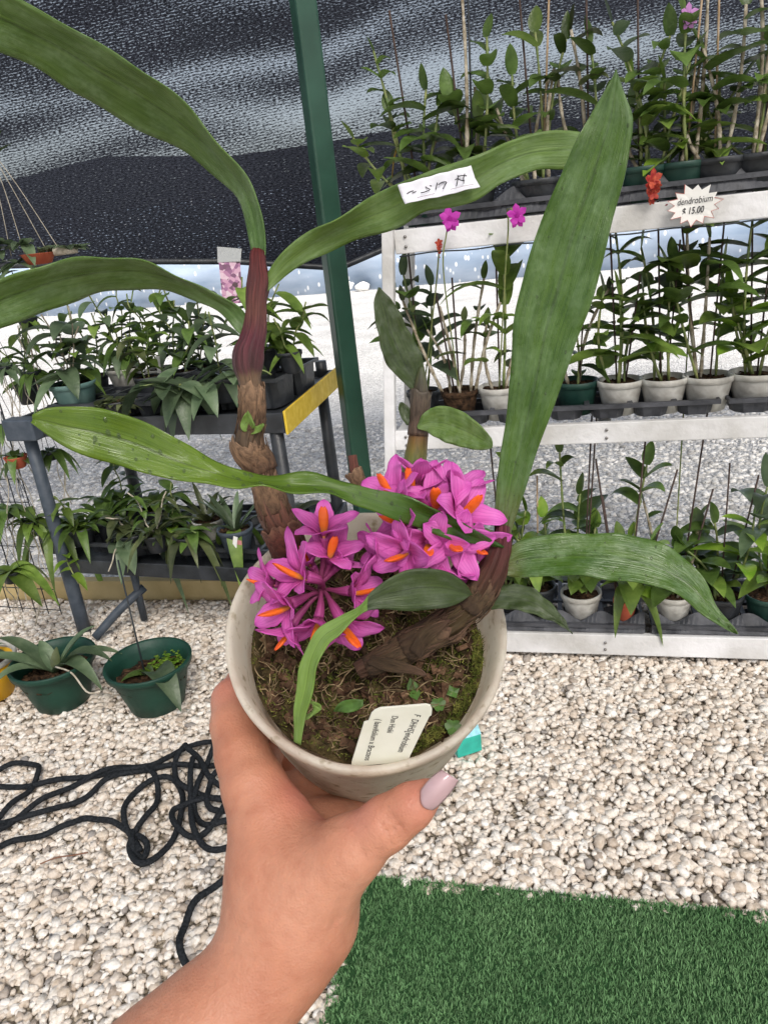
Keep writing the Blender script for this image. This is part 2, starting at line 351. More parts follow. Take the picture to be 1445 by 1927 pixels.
def pebble_mat(name, stops):
    m = bpy.data.materials.new(name); m.use_nodes = True; nt = m.node_tree; L = nt.links; b = nt.nodes['Principled BSDF']
    b.inputs['Roughness'].default_value = 0.85; b.inputs['Specular IOR Level'].default_value = 0.25
    at = node(nt, 'ShaderNodeAttribute', attribute_name='tone'); r = ramp(nt, stops); L.new(at.outputs['Fac'], r.inputs[0])
    tc = nt.nodes.new('ShaderNodeTexCoord'); nz = node(nt, 'ShaderNodeTexNoise', i_Scale=120.0, i_Detail=6.0); L.new(tc.outputs['Object'], nz.inputs['Vector'])
    r2 = ramp(nt, [(0.3, (0.74, 0.70, 0.64)), (0.6, (1, 1, 1))]); L.new(nz.outputs[0], r2.inputs[0])
    mu = node(nt, 'ShaderNodeMix', data_type='RGBA', blend_type='MULTIPLY'); mu.inputs[0].default_value = 1; L.new(r.outputs[0], mu.inputs[6]); L.new(r2.outputs[0], mu.inputs[7])
    L.new(mu.outputs[2], b.inputs['Base Color'])
    bp = node(nt, 'ShaderNodeBump', i_Strength=0.5, i_Distance=0.004); L.new(nz.outputs[0], bp.inputs['Height']); L.new(bp.outputs[0], b.inputs['Normal'])
    return m
M['pebble'] = pebble_mat('pale_pebbles', [(0, (0.33, 0.31, 0.30)), (0.05, (0.50, 0.42, 0.35)), (0.12, (0.66, 0.57, 0.48)), (0.3, (0.78, 0.70, 0.62)), (0.7, (0.84, 0.78, 0.71)), (1.0, (0.91, 0.88, 0.84))])
TC = np.array([-0.135, 1.285]); TDX = nrm([0.814, -0.202]); TDY = np.array([TDX[1], -TDX[0]])   # turf corner and edges
def in_turf(px, py):
    a = (px - TC[0]) * TDX[0] + (py - TC[1]) * TDX[1]; c = (px - TC[0]) * TDY[0] + (py - TC[1]) * TDY[1]
    return (a > 0.01) & (c > 0.02)
ok = lambda px, py: (py < 2.62 - 0.235 * px - 0.03) & ~in_turf(px, py)
tag(pebbles('gravel', -2.3, 2.0, ok, 0.0172, 0.0078, 0.0128, M['pebble'], y1=3.2), kind='stuff')
M['chips'] = pebble_mat('grey_chips', [(0, (0.38, 0.375, 0.37)), (0.4, (0.60, 0.595, 0.58)), (1.0, (0.84, 0.83, 0.81))])
okf = lambda px, py: (py > 2.62 - 0.235 * px + 0.09) & (np.abs(px) < 0.55 * py + .3)
tag(pebbles('crushed_stone', -3.2, 3.2, okf, 0.033, 0.010, 0.018, M['chips'], z0=-0.026, layers=1, y0=2.2, y1=5.6), kind='stuff')

# turf
NB = 210000
ta = rng.uniform(0, 1.75, NB); tcc = rng.uniform(0, 1.15, NB)
ta = ta - 0.012 * rng.random(NB) * (ta < .03)
bx = TC[0] + TDX[0] * ta + TDY[0] * tcc; by = TC[1] + TDX[1] * ta + TDY[1] * tcc
hh = rng.uniform(.005, .0115, NB); ang = rng.normal(0.6, 1.3, NB); lean = rng.uniform(.1, 1.1, NB) * hh; ww = rng.uniform(.0008, .0014, NB)
dx, dy = np.cos(ang), np.sin(ang)
V = np.zeros((NB, 5, 3))
V[:, 0] = np.stack([bx - dy * ww, by + dx * ww, np.full(NB, 0.002)], 1); V[:, 1] = np.stack([bx + dy * ww, by - dx * ww, np.full(NB, 0.002)], 1)
V[:, 2] = np.stack([bx + dx * lean * .35 + dy * ww, by + dy * lean * .35 - dx * ww, .002 + hh * .62], 1); V[:, 3] = np.stack([bx + dx * lean * .35 - dy * ww, by + dy * lean * .35 + dx * ww, .002 + hh * .62], 1)
V[:, 4] = np.stack([bx + dx * lean, by + dy * lean, .002 + hh], 1)
fq = (np.array([0, 1, 2, 3])[None] + (np.arange(NB) * 5)[:, None]); ft = (np.array([3, 2, 4])[None] + (np.arange(NB) * 5)[:, None])
me = bpy.data.meshes.new('artificial_grass'); me.vertices.add(NB * 5); me.vertices.foreach_set('co', V.astype(np.float32).ravel())
lp = np.concatenate([fq.ravel(), ft.ravel()]).astype(np.int32); me.loops.add(len(lp)); me.loops.foreach_set('vertex_index', lp)
me.polygons.add(NB * 2); me.polygons.foreach_set('loop_start', np.concatenate([np.arange(NB) * 4, NB * 4 + np.arange(NB) * 3]).astype(np.int32))
me.polygons.foreach_set('loop_total', np.concatenate([np.full(NB, 4), np.full(NB, 3)]).astype(np.int32))
at = me.attributes.new('tone', 'FLOAT', 'POINT'); at.data.foreach_set('value', np.repeat(rng.uniform(-1, 1, NB), 5).astype(np.float32))
me.update(); me.validate()
M['turf'] = mat('turf', (0.100, 0.215, 0.085), 0.65, 0.2, vscale=5, col2=(0.155, 0.290, 0.125), tone=0.45, trans=0.15)
me.materials.append(M['turf']); o = bpy.data.objects.new('artificial_grass', me); COL.objects.link(o); tag(o, kind='stuff')
M['mat_back'] = mat('turf_backing', (0.03, 0.08, 0.03), 0.9, 0.1)
mb = MB(); q = [TC, TC + TDX * 1.75, TC + TDX * 1.75 + TDY * 1.15, TC + TDY * 1.15]
box_mb(mb, np.r_[TC + TDX * .875 + TDY * .575, 0.0], np.r_[TDX, 0], np.r_[TDY, 0], Z, .875, .575, .003)
tag(mb.build('grass_mat', M['mat_back'], smooth=False), 'flat green backing of the artificial lawn laid on the pebbles', 'mat')

# ------------------------------------------------------------------ large structure: sheeting, net, added roof, pole, edging
# pale plastic wall far across the drive
m = bpy.data.materials.new('plastic_sheeting'); m.use_nodes = True; nt = m.node_tree; L = nt.links; b = nt.nodes['Principled BSDF']
tc = nt.nodes.new('ShaderNodeTexCoord')
mp = node(nt, 'ShaderNodeMapping'); mp.inputs['Scale'].default_value = (1.0, 1.0, 4.0); L.new(tc.outputs['Object'], mp.inputs[0])
nz = node(nt, 'ShaderNodeTexNoise', i_Scale=0.8, i_Detail=6.0); L.new(mp.outputs[0], nz.inputs['Vector'])
r = ramp(nt, [(0.3, (0.22, 0.30, 0.42)), (0.7, (0.42, 0.50, 0.62))]); L.new(nz.outputs[0], r.inputs[0])
v = node(nt, 'ShaderNodeTexVoronoi', i_Scale=3.2); mp2 = node(nt, 'ShaderNodeMapping'); mp2.inputs['Scale'].default_value = (2.2, 2.2, 1.2); L.new(tc.outputs['Object'], mp2.inputs[0]); L.new(mp2.outputs[0], v.inputs['Vector'])
r2 = ramp(nt, [(0.16, (1, 1, 1)), (0.24, (0, 0, 0))]); L.new(v.outputs['Distance'], r2.inputs[0])
mx = node(nt, 'ShaderNodeMix', data_type='RGBA'); L.new(r2.outputs[0], mx.inputs[0]); L.new(r.outputs[0], mx.inputs[6]); mx.inputs[7].default_value = (0.85, 0.87, 0.9, 1)
L.new(mx.outputs[2], b.inputs['Base Color']); b.inputs['Roughness'].default_value = 0.4
mb = MB(); a = np.array([-14, 22.5, 0]); c = np.array([16, 12.5, 0]); n_ = 60
d_ = nrm(c - a); pn = np.array([-d_[1], d_[0], 0]); V = []; F = []
for i in range(n_ + 1):
    t = i / n_; off = pn * (0.10 * math.sin(i * 1.9) + 0.05 * math.sin(i * 4.1))
    for z in (-.03, 1.1, 2.3): V.append(a + (c - a) * t + off * (1 if z < 2 else .2) + Z * z)
for i in range(n_):
    for k in range(2): F.append((i * 3 + k, i * 3 + 3 + k, i * 3 + 4 + k, i * 3 + 1 + k))
mb.add(V, F); tag(mb.build('plastic_sheeting', m, solid=0.01), 'pale blue plastic sheeting standing along the far edge of the gravel drive', 'sheeting')
M['boulder'] = mat('white_boulder', (0.5, 0.5, 0.48), 0.9, 0.2, vscale=6, col2=(0.75, 0.74, 0.72), bump=0.6, bscale=12)
for k, (px, py, s, lb) in enumerate([(661, 538, .17, 'larger white boulder on the far edge of the gravel, just right of the green post'), (683, 539, .13, 'smaller white boulder on the far edge of the gravel, next to the larger one')]):
    p = atz(px, py + 6, 0); mb = MB(); V = []; F = []; nu, nv = 14, 9
    for j in range(nv):
        ph = math.pi * j / (nv - 1) - math.pi / 2
        for i in range(nu):
            th = 2 * math.pi * i / nu; rr = s * (1 + .12 * math.sin(3 * th + j + k) + .08 * math.sin(5 * ph + i))
            V.append(p + np.array([rr * 1.3 * math.cos(th) * math.cos(ph), rr * math.sin(th) * math.cos(ph), rr * .8 * math.sin(ph) + s * .45]))
    for j in range(nv - 1):
        for i in range(nu): F.append((j * nu + i, j * nu + (i + 1) % nu, (j + 1) * nu + (i + 1) % nu, (j + 1) * nu + i))
    mb.add(V, F); tag(mb.build('boulder', M['boulder']), lb, 'boulder', 'white boulders across the drive')

# shade net
NY = 3.25
def net_mat():
    m = bpy.data.materials.new('shade_net'); m.use_nodes = True; nt = m.node_tree; L = nt.links; nt.nodes.clear()
    out = nt.nodes.new('ShaderNodeOutputMaterial'); b = nt.nodes.new('ShaderNodeBsdfPrincipled'); b.inputs['Roughness'].default_value = 0.8; b.inputs['Specular IOR Level'].default_value = .12
    tc = nt.nodes.new('ShaderNodeTexCoord')
    mp = node(nt, 'ShaderNodeMapping'); mp.inputs['Scale'].default_value = (70, 1, 150); L.new(tc.outputs['UV'], mp.inputs[0])
    # uv in metres: u horizontally, v up
    mp.inputs['Scale'].default_value = (85, 250, 1)
    nd = node(nt, 'ShaderNodeTexNoise', i_Scale=2.2, i_Detail=3.0); L.new(tc.outputs['UV'], nd.inputs['Vector'])
    dis = node(nt, 'ShaderNodeVectorMath', operation='SCALE'); dis.inputs[3].default_value = 0.03; L.new(nd.outputs['Color'], dis.inputs[0])
    av = node(nt, 'ShaderNodeVectorMath', operation='ADD'); L.new(tc.outputs['UV'], av.inputs[0]); L.new(dis.outputs[0], av.inputs[1]); L.new(av.outputs[0], mp.inputs[0])
    n1 = node(nt, 'ShaderNodeTexNoise', i_Scale=1.0, i_Detail=2.5, i_Roughness=0.65); L.new(mp.outputs[0], n1.inputs['Vector'])
    sw = node(nt, 'ShaderNodeSeparateXYZ'); L.new(av.outputs[0], sw.inputs[0])
    rw = node(nt, 'ShaderNodeMath', operation='MULTIPLY', i_1=620.0); L.new(sw.outputs[1], rw.inputs[0])
    sn = node(nt, 'ShaderNodeMath', operation='SINE'); L.new(rw.outputs[0], sn.inputs[0])
    rows = node(nt, 'ShaderNodeMath', operation='MULTIPLY_ADD', i_1=0.055); L.new(sn.outputs[0], rows.inputs[0]); L.new(n1.outputs[0], rows.inputs[2])
    # where the knit is pulled open: slanting bands, carried on the 'tone' attribute of the sheet
    at = node(nt, 'ShaderNodeAttribute', attribute_name='tone')
    mpn = node(nt, 'ShaderNodeMapping'); mpn.inputs['Scale'].default_value = (1.6, 7.0, 1); L.new(tc.outputs['UV'], mpn.inputs[0])
    n2 = node(nt, 'ShaderNodeTexNoise', i_Scale=1.0, i_Detail=4.0); L.new(mpn.outputs[0], n2.inputs['Vector'])
    a1 = node(nt, 'ShaderNodeMath', operation='MULTIPLY_ADD', i_1=0.30, i_2=-0.15); L.new(n2.outputs[0], a1.inputs[0])
    a2 = node(nt, 'ShaderNodeMath', operation='ADD'); L.new(at.outputs['Fac'], a2.inputs[0]); L.new(a1.outputs[0], a2.inputs[1])
    a3 = node(nt, 'ShaderNodeMath', operation='MULTIPLY_ADD', i_1=0.30); L.new(a2.outputs[0], a3.inputs[0]); L.new(rows.outputs[0], a3.inputs[2])
    mr = node(nt, 'ShaderNodeMapRange', i_1=0.56, i_2=0.74, i_3=0.0, i_4=0.62); L.new(a3.outputs[0], mr.inputs[0])
    rc = ramp(nt, [(0.35, (0.005, 0.006, 0.010)), (0.7, (0.045, 0.051, 0.070))]); L.new(n1.outputs[0], rc.inputs[0]); L.new(rc.outputs[0], b.inputs['Base Color'])
    bp = node(nt, 'ShaderNodeBump', i_Strength=0.8, i_Distance=0.004); L.new(n1.outputs[0], bp.inputs['Height']); L.new(bp.outputs[0], b.inputs['Normal'])
    t = nt.nodes.new('ShaderNodeBsdfTransparent'); t.inputs[0].default_value = (1, 1, 1, 1)
    mx = nt.nodes.new('ShaderNodeMixShader'); L.new(mr.outputs[0], mx.inputs[0]); L.new(b.outputs[0], mx.inputs[1]); L.new(t.outputs[0], mx.inputs[2])
    L.new(mx.outputs[0], out.inputs[0]); return m
M['net'] = net_mat()
def onY(px, py, y):
    r = ray(px, py); return CC + r * y / r[1]
# lower edge of the net traced at its own distance
hem = [onY(-300, 520, NY), onY(0, 500, NY), onY(250, 490, NY), onY(450, 490, NY), onY(640, 503, NY), onY(735, 462, NY), onY(900, 425, NY), onY(1445, 400, NY), onY(1800, 380, NY)]
hx = np.array([h[0] for h in hem]); hz = np.array([h[2] for h in hem])
seam = [onY(-300, 400, NY), onY(0, 362, NY), onY(200, 312, NY), onY(450, 312, NY), onY(600, 290, NY), onY(720, 268, NY), onY(900, 250, NY), onY(1445, 230, NY), onY(1800, 200, NY)]
sx_ = np.array([h[0] for h in seam]); sz_ = np.array([h[2] for h in seam])
bandA = [onY(-300, 330, NY), onY(0, 300, NY), onY(200, 250, NY), onY(400, 215, NY), onY(600, 215, NY), onY(750, 150, NY), onY(1000, 85, NY), onY(1200, 90, NY), onY(1445, 60, NY)]
bx_ = np.array([h[0] for h in bandA]); bz_ = np.array([h[2] for h in bandA])
nt_root = empty('shade_net', (0, NY, 1.2), 'black woven shade net hanging in folds behind the green post and the plants', 'shade net')
mb = MB(); nu, nv = 160, 90; V = []; F = []; UV = []; TN = []
xs = np.linspace(-3.2, 3.4, nu)
for i, x in enumerate(xs):
    zb = np.interp(x, sx_, sz_); zc = np.interp(x, bx_, bz_)
    for j in range(nv):
        t = j / (nv - 1); z = zb + (3.25 - zb) * t
        y = NY + 0.05 * math.sin(3.1 * (z - .35 * x)) + 0.03 * math.sin(7 * (z - .22 * x) + 1.2 * x) + 0.02 * math.sin(2.3 * x)
        V.append((x, y, z)); UV.append((x, z - .10 * x))
        dz = z - zc
        TN.append(.95 * math.exp(-(dz / .075) ** 2) * (0.7 + .3 * math.sin(2.2 * x + .5)) + .55 * math.exp(-((dz + .14) / .06) ** 2) * (.8 + .2 * math.sin(3 * x)) + 0.42 * math.exp(-((dz - .20 - .05 * math.sin(2 * x)) / .05) ** 2) + .40 * math.exp(-((dz - .42 + .10 * x) / .06) ** 2) + .10 * math.sin(26 * (z - .22 * x) + 2 * math.sin(2 * x)))
for i in range(nu - 1):
    for j in range(nv - 1): F.append((i * nv + j, (i + 1) * nv + j, (i + 1) * nv + j + 1, i * nv + j + 1))
mb.add(V, F, UV, TN); mb.build('net_sheet', M['net'], nt_root)
mb = MB(); V = []; F = []; UV = []; TN = []; nv = 14
for i, x in enumerate(xs):
    zb = np.interp(x, hx, hz); zt = np.interp(x, sx_, sz_) + .03
    for j in range(nv):
        t = j / (nv - 1); z = zb + (zt - zb) * t
        y = NY - 0.012 + 0.05 * math.sin(3.1 * (z - .35 * x)) + 0.03 * math.sin(7 * (z - .22 * x) + 1.2 * x) + 0.02 * math.sin(2.3 * x)
        V.append((x, y, z)); UV.append((x, z)); TN.append(-.25)
for i in range(nu - 1):
    for j in range(nv - 1): F.append((i * nv + j, (i + 1) * nv + j, (i + 1) * nv + j + 1, i * nv + j + 1))
mb.add(V, F, UV, TN); mb.build('doubled_hem', M['net'], nt_root)
mb = MB(); P = [(x, NY - .03 + 0.05 * math.sin(3.1 * (np.interp(x, hx, hz) - .35 * x)) + 0.02 * math.sin(2.3 * x), np.interp(x, hx, hz)) for x in xs[::2]]
tube(mb, P, 0.012, 8); mb.build('hem_band', M['black_plastic'], nt_root)

# unseen shade roof, added to keep the near area darker than the drive
M['roof'] = mat('added_roof_cloth', (0.30, 0.30, 0.30), 0.8, 0.2, vscale=2, col2=(0.40, 0.40, 0.40), trans=0.5, alpha=0.70)
mb = MB(); nx, ny = 12, 12; V = []; F = []
for i in range(nx + 1):
    for j in range(ny + 1):
        x = -3.4 + 7 * i / nx; y = -6.0 + 9.3 * j / ny; V.append((x, y, 3.27 - 0.12 * math.sin(math.pi * i / nx) * math.sin(math.pi * j / ny)))
for i in range(nx):
    for j in range(ny): F.append((i * (ny + 1) + j, (i + 1) * (ny + 1) + j, (i + 1) * (ny + 1) + j + 1, i * (ny + 1) + j + 1))
mb.add(V, F); tag(mb.build('added_shade_roof', M['roof']), 'pale shade cloth stretched overhead above the plant benches', 'shade roof')

# green post
PB = atz(706, 1130, 0.0)
rt = empty('green_post', (PB[0], PB[1], 0), 'tall square green metal post rising from the gravel in front of the black net', 'post')
mb = MB(); c45 = nrm([.93, .36, 0]); s45 = np.array([-c45[1], c45[0], 0])
box_mb(mb, (PB[0], PB[1], 1.62), c45, s45, Z, .034, .034, 1.63); mb.build('post_tube', M['green_paint'], rt, smooth=False, bevel=.008)
mb = MB(); box_mb(mb, (PB[0], PB[1], .004), X, Y, Z, .08, .08, .006); mb.build('base_plate', M['green_paint'], rt, smooth=False)
mb = MB(); pcd = np.array([PB[0], PB[1], 0]) + c45 * .036 + s45 * .02
tube(mb, [pcd + Z * z + s45 * .002 * math.sin(z * 9) for z in np.linspace(1.0, 3.2, 30)], .0035, 6); mb.build('cord', M['stake_light'], rt)

# timber edging
mb = MB(); beam(mb, (-2.9, BY(-2.9) + .03, .02), (0.1, BY(0.1) + .03, .02), .045, .11)
tag(mb.build('timber_edging', M['timber'], smooth=False, bevel=.004), 'pale yellow timber board edging the pebbles under the black table', 'edging board')

# ------------------------------------------------------------------ plant builders
def strap(mb, base, dr, L, W, droop=0.4, seg=7, fold=0.18, tone=None, twist=0.0, wprof=0.75):
    base = np.asarray(base, float); dr = nrm(dr); tone = random.uniform(-1, 1) if tone is None else tone
    side = np.cross(dr, Z)
    if np.linalg.norm(side) < .15: a = random.uniform(0, 6.28); side = np.array([math.cos(a), math.sin(a), 0])
    side = nrm(side); P = []; V = []; UV = []
    for i in range(seg + 1):
        t = i / seg; P.append(base + dr * L * t * (1 - .12 * droop * t) - Z * droop * L * t * t * .8)
    P = np.array(P); T = np.gradient(P, axis=0)
    for i in range(seg + 1):
        t = i / seg; wd = W * .5 * (max(0, math.sin(math.pi * min(1, (t * .93 + .07)) ** wprof)) ** .8) + .0006
        n = nrm(np.cross(side, T[i])); c, s = math.cos(twist * t), math.sin(twist * t); sd = side * c + n * s
        n = nrm(np.cross(sd, T[i]))
        V += [P[i] - sd * wd + n * wd * fold * 2 * .5, P[i] - n * wd * fold, P[i] + sd * wd + n * wd * fold * 2 * .5]
        UV += [(t, 0), (t, .5), (t, 1)]
    F = []
    for i in range(seg):
        for k in range(2): F.append((i * 3 + k, i * 3 + k + 1, i * 3 + k + 4, i * 3 + k + 3))
    mb.add(V, F, UV, tone)

LS = 1.0
def cane_parts(root, base, top, r, nleaf, L, W, fol, cmat, lo=.35, droop=.5, rise=.6, bend=.02):
    base = np.asarray(base, float); top = np.asarray(top, float); d = top - base; n = 12
    sd = nrm(np.cross(d, [random.uniform(-1, 1), random.uniform(-1, 1), .1]))
    P = np.array([base + d * t + sd * bend * math.sin(math.pi * t) for t in np.linspace(0, 1, n)])
    mb = MB(); tube(mb, P, [r * (1 + .22 * math.sin(i * 2.6)) * (1 - .35 * i / n) * (.6 if i == 0 else 1) for i in range(n)], 7)
    cn = mb.build('cane', M[cmat], root)
    if nleaf:
        lm = MB(); a0 = random.uniform(0, 6.28)
        for k in range(nleaf):
            t = lo + (1 - lo) * (k + .5) / nleaf; i = min(n - 1, int(t * (n - 1))); p = P[i]
            a = a0 + math.pi * k + random.uniform(-.95, .95); up = rise + .9 * max(0, t - .7) + random.uniform(-.25, .25)
            dr = np.array([math.cos(a), math.sin(a), up]); sc = random.uniform(.75, 1.12) * (1 if t < .9 else .8)
            strap(lm, p, dr, L * LS * sc * random.uniform(.8, 1.45), W * LS * sc * random.uniform(.9, 1.5), droop * random.uniform(.6, 1.5), tone=None, twist=random.uniform(-.4, .4))
        strap(lm, P[-1], nrm(d) + np.array([random.uniform(-.3, .3), random.uniform(-.3, .3), .2]), L * .7, W * .8, .2)
        lm.build('leaves', FOL[fol] if isinstance(fol, int) else M[fol], cn)
    return cn, P

def pot_part(root, c, pr, ph, pmat, soil=True, taper=.72, ribs=0):
    mb = MB(); lathe(mb, [(pr * taper * .9, 0), (pr * taper, .002), (pr * .955, ph * .80), (pr * .965, ph * .82), (pr * 1.03, ph * .83), (pr * 1.04, ph * .985), (pr * 1.02, ph), (pr * .95, ph * .995), (pr * .9, ph * .8), (pr * .7, ph * .25)], c, ns=36, wob=.008)
    mb.v[-1][:36] = mb.v[-1][:36]
    mb.f.append(tuple(range(36))[::-1]); p = mb.build('pot', M[pmat], root)
    if soil:
        s = MB(); V = [np.asarray(c) + Z * ph * .86]; F = []; nr, ns = 5, 22
        for j in range(1, nr + 1):
            for k in range(ns):
                t = 2 * math.pi * k / ns; rr = pr * .93 * j / nr
                V.append(np.asarray(c) + np.array([rr * math.cos(t), rr * math.sin(t), ph * .84 + random.uniform(-.006, .009)]))
        for k in range(ns): F.append((0, 1 + k, 1 + (k + 1) % ns))
        for j in range(nr - 1):
            for k in range(ns): a = 1 + j * ns; F.append((a + k, a + ns + k, a + ns + (k + 1) % ns, a + (k + 1) % ns))
        s.add(V, F)
        for _ in range(26):
            a = random.uniform(0, 6.28); rr = pr * .8 * math.sqrt(random.random()); q = np.asarray(c) + np.array([rr * math.cos(a), rr * math.sin(a), ph * .87])
            u = nrm([random.uniform(-1, 1), random.uniform(-1, 1), random.uniform(-.3, .3)]); v = nrm(np.cross(u, [.1, .2, 1])); box_mb(s, q, u, v, nrm(np.cross(u, v)), random.uniform(.004, .011), random.uniform(.003, .006), .002)
        s.build('potting_mix', M['soil'], root)
    return p

# ------------------------------------------------------------------ white rack on the right
_a = atz(960, 1228, .02); _b = atz(1445, 1243, .02); RD = nrm(_b - _a); RD[2] = 0; RD = nrm(RD); RN = np.array([-RD[1], RD[0], 0]); RA = np.array([_a[0], _a[1], 0])
def onrack(px, back, z):
    P0 = RA + RN * back + Z * z; k = (px - 722.5) / FPX; q = CR - k * CF
    return P0 - RD * ((P0 - CC) @ q) / (RD @ q)
rack = empty('plant_rack', RA + RD * .3, 'white painted wooden plant rack with three tiers on the pebbles', 'plant rack')
def rb(name, s0, s1, back, z0, z1, th=.022):
    mb = MB(); box_mb(mb, RA + RD * (s0 + s1) / 2 + RN * (back + th / 2) + Z * (z0 + z1) / 2, RD, RN, Z, (s1 - s0) / 2, th / 2, (z1 - z0) / 2)
    mb.build(name, M['white_wood'], rack, smooth=False, bevel=.003)
SE = 1.35
for nm, z0, z1, s0 in (('rail', .022, .095, -.385), ('rail', .728, .788, -.318), ('rail', 1.292, 1.355, -.262)):
    rb(nm, s0, SE, 0, z0, z1)
    rb('rail', s0, SE, .34, z0 + .005, z1 - .002)
    for s in (s0 + .01, .30, .85, SE - .04):
        mb = MB(); box_mb(mb, RA + RD * s + RN * .18 + Z * (z1 - .035), RD, RN, Z, .018, .157, .016); mb.build('cross_slat', M['white_wood'], rack, smooth=False, bevel=.002)
for back, s0 in ((-.003, -.40), (.362, -.41)):
    for (sa, sb) in ((s0, s0 + .125), (SE, SE)):
        mb = MB(); beam(mb, RA + RD * sa + RN * (back) + Z * .0, RA + RD * sb + RN * back + Z * 1.362, .032, .032, up=RN); mb.build('post', M['white_wood'], rack, smooth=False, bevel=.003)
M['screw'] = mat('screw', (.25, .24, .23), .4, .5, metal=.8)
for z in (.058, .758, 1.324):
    for s, dz in ((-.35 + .09 * z, .012), (-.35 + .09 * z, -.014), (.30, .01), (.30, -.014), (.85, .01), (.85, -.014)):
        mb = MB(); c = RA + RD * s + Z * (z + dz) - RN * .0015; tube(mb, [c - RN * .003, c + RN * .004], .0042, 10); mb.build('screw', M['screw'], rack)
mb = MB(); P = [RA + RD * s - RN * .004 + Z * (1.288 + .002 * math.sin(s * 31)) for s in np.linspace(-.25, 1.3, 60)]; tube(mb, P, .0022, 5); mb.build('wire', M['wire'], rack)

def tray(s0, s1, back0, back1, zl, ch, nc, label, mt='grey_tray', rows=2, origin=None, D=None, Nn=None, peaks=False, group='black plastic plant trays'):
    O = RA if origin is None else np.asarray(origin, float); D = RD if D is None else D; Nn = RN if Nn is None else Nn
    mb = MB(); th = .004
    def bx(sa, sb, ba, bb, za, zb): box_mb(mb, O + D * (sa + sb) / 2 + Nn * (ba + bb) / 2 + Z * (za + zb) / 2, D, Nn, Z, (sb - sa) / 2, (bb - ba) / 2, (zb - za) / 2)
    bx(s0, s1, back0, back0 + .014, zl - .012, zl); bx(s0, s1, back1 - .014, back1, zl - .012, zl)
    cw = (s1 - s0) / nc; cdp = (back1 - back0) / rows
    for i in range(nc + 1): bx(max(s0, s0 + cw * i - .007), min(s1, s0 + cw * i + .007), back0 + .014, back1 - .014, zl - .011, zl - .001)
    for j in range(1, rows): bx(s0 + .007, s1 - .007, back0 + cdp * j - .007, back0 + cdp * j + .007, zl - .009, zl + .001)
    for i in range(nc):
        for j in range(rows):
            c = O + D * (s0 + cw * (i + .5)) + Nn * (back0 + cdp * (j + .5)); V = []
            ns = 14; hs = cw / 2 - .006; hd = cdp / 2 - .006
            for (k, z) in ((1.0, zl - .012), (.86, zl - ch)):
                for q in range(ns):
                    t = 2 * math.pi * (q + .5) / ns; e = (abs(math.cos(t)) ** 4 + abs(math.sin(t)) ** 4) ** -.25; kk = k * (1 if q % 2 else .93)
                    V.append(c + D * hs * kk * e * math.cos(t) + Nn * hd * kk * e * math.sin(t) + Z * z)
            F = [(q, (q + 1) % ns, ns + (q + 1) % ns, ns + q) for q in range(ns)] + [tuple(range(2 * ns - 1, ns - 1, -1))]
            mb.add(V, F)
    if peaks:      # stiffening skirt whose upper edge rises between the pots
        V = []; F = []; n = nc * 10
        for i in range(n + 1):
            s = s0 + (s1 - s0) * i / n; h = abs(math.cos(math.pi * (s - s0) / cw)) ** 1.5 * .038
            V += [O + D * s + Nn * (back0 - .004) + Z * (zl - ch * .85), O + D * s + Nn * (back0 + .03) + Z * (zl + h - .004), O + D * s + Nn * (back0 + .06) + Z * (zl + h * .6 - .012)]
        for i in range(n):
            for k in range(2): F.append((i * 3 + k, i * 3 + 3 + k, i * 3 + 4 + k, i * 3 + 1 + k))
        mb.add(V, F)
    return tag(mb.build('plant_tray', M[mt], smooth=False), label, 'plant tray', group)
tray(-.27, .10, .012, .335, .835, .044, 3, 'black ribbed tray at the left end of the middle tier of the white rack')
tray(.13, .60, .012, .335, .837, .044, 4, 'black ribbed tray in the centre of the middle tier of the white rack')
tray(.62, 1.28, .012, .335, .836, .044, 5, 'black ribbed tray at the right end of the middle tier of the white rack')
tray(-.36, .42, .012, .335, .125, .028, 6, 'dark tray at the left end of the lowest tier of the white rack', peaks=True)
tray(.44, 1.28, .012, .335, .126, .028, 6, 'dark tray at the right end of the lowest tier of the white rack', peaks=True)
tray(-.25, .40, .012, .335, 1.40, .043, 4, 'dark tray at the left end of the top tier of the white rack', peaks=True)
tray(.42, 1.28, .012, .335, 1.40, .043, 5, 'dark tray behind the star shaped price sign on the top tier', peaks=True)
mb = MB(); box_mb(mb, onrack(805, .012, .843), RD, RN, Z, .022, .006, .008)
tag(mb.build('green_tag', mat('green_tag', (.03, .45, .05), .5), smooth=False, bevel=.002), 'small bright green tag on the left end of the middle tray', 'tag')

def pflower(mb, c, ax, s, n=5):
    c = np.asarray(c, float)
    ax = nrm(ax); a = nrm(np.cross(ax, [.2, .1, .97])); b = np.cross(ax, a)
    for k in range(n):
        t = 2 * math.pi * k / n + random.uniform(-.15, .15); d = nrm((a * math.cos(t) + b * math.sin(t)) + ax * .25); sd = nrm(np.cross(d, ax)); V = []
        for (u, wd) in ((0, .08), (.35, .3), (.7, .32), (1, .04)): V += [c + d * s * u - sd * s * wd, c + d * s * u + ax * s * .06, c + d * s * u + sd * s * wd]
        mb.add(V, [(i * 3 + j, i * 3 + j + 1, i * 3 + j + 4, i * 3 + j + 3) for i in range(3) for j in range(2)])

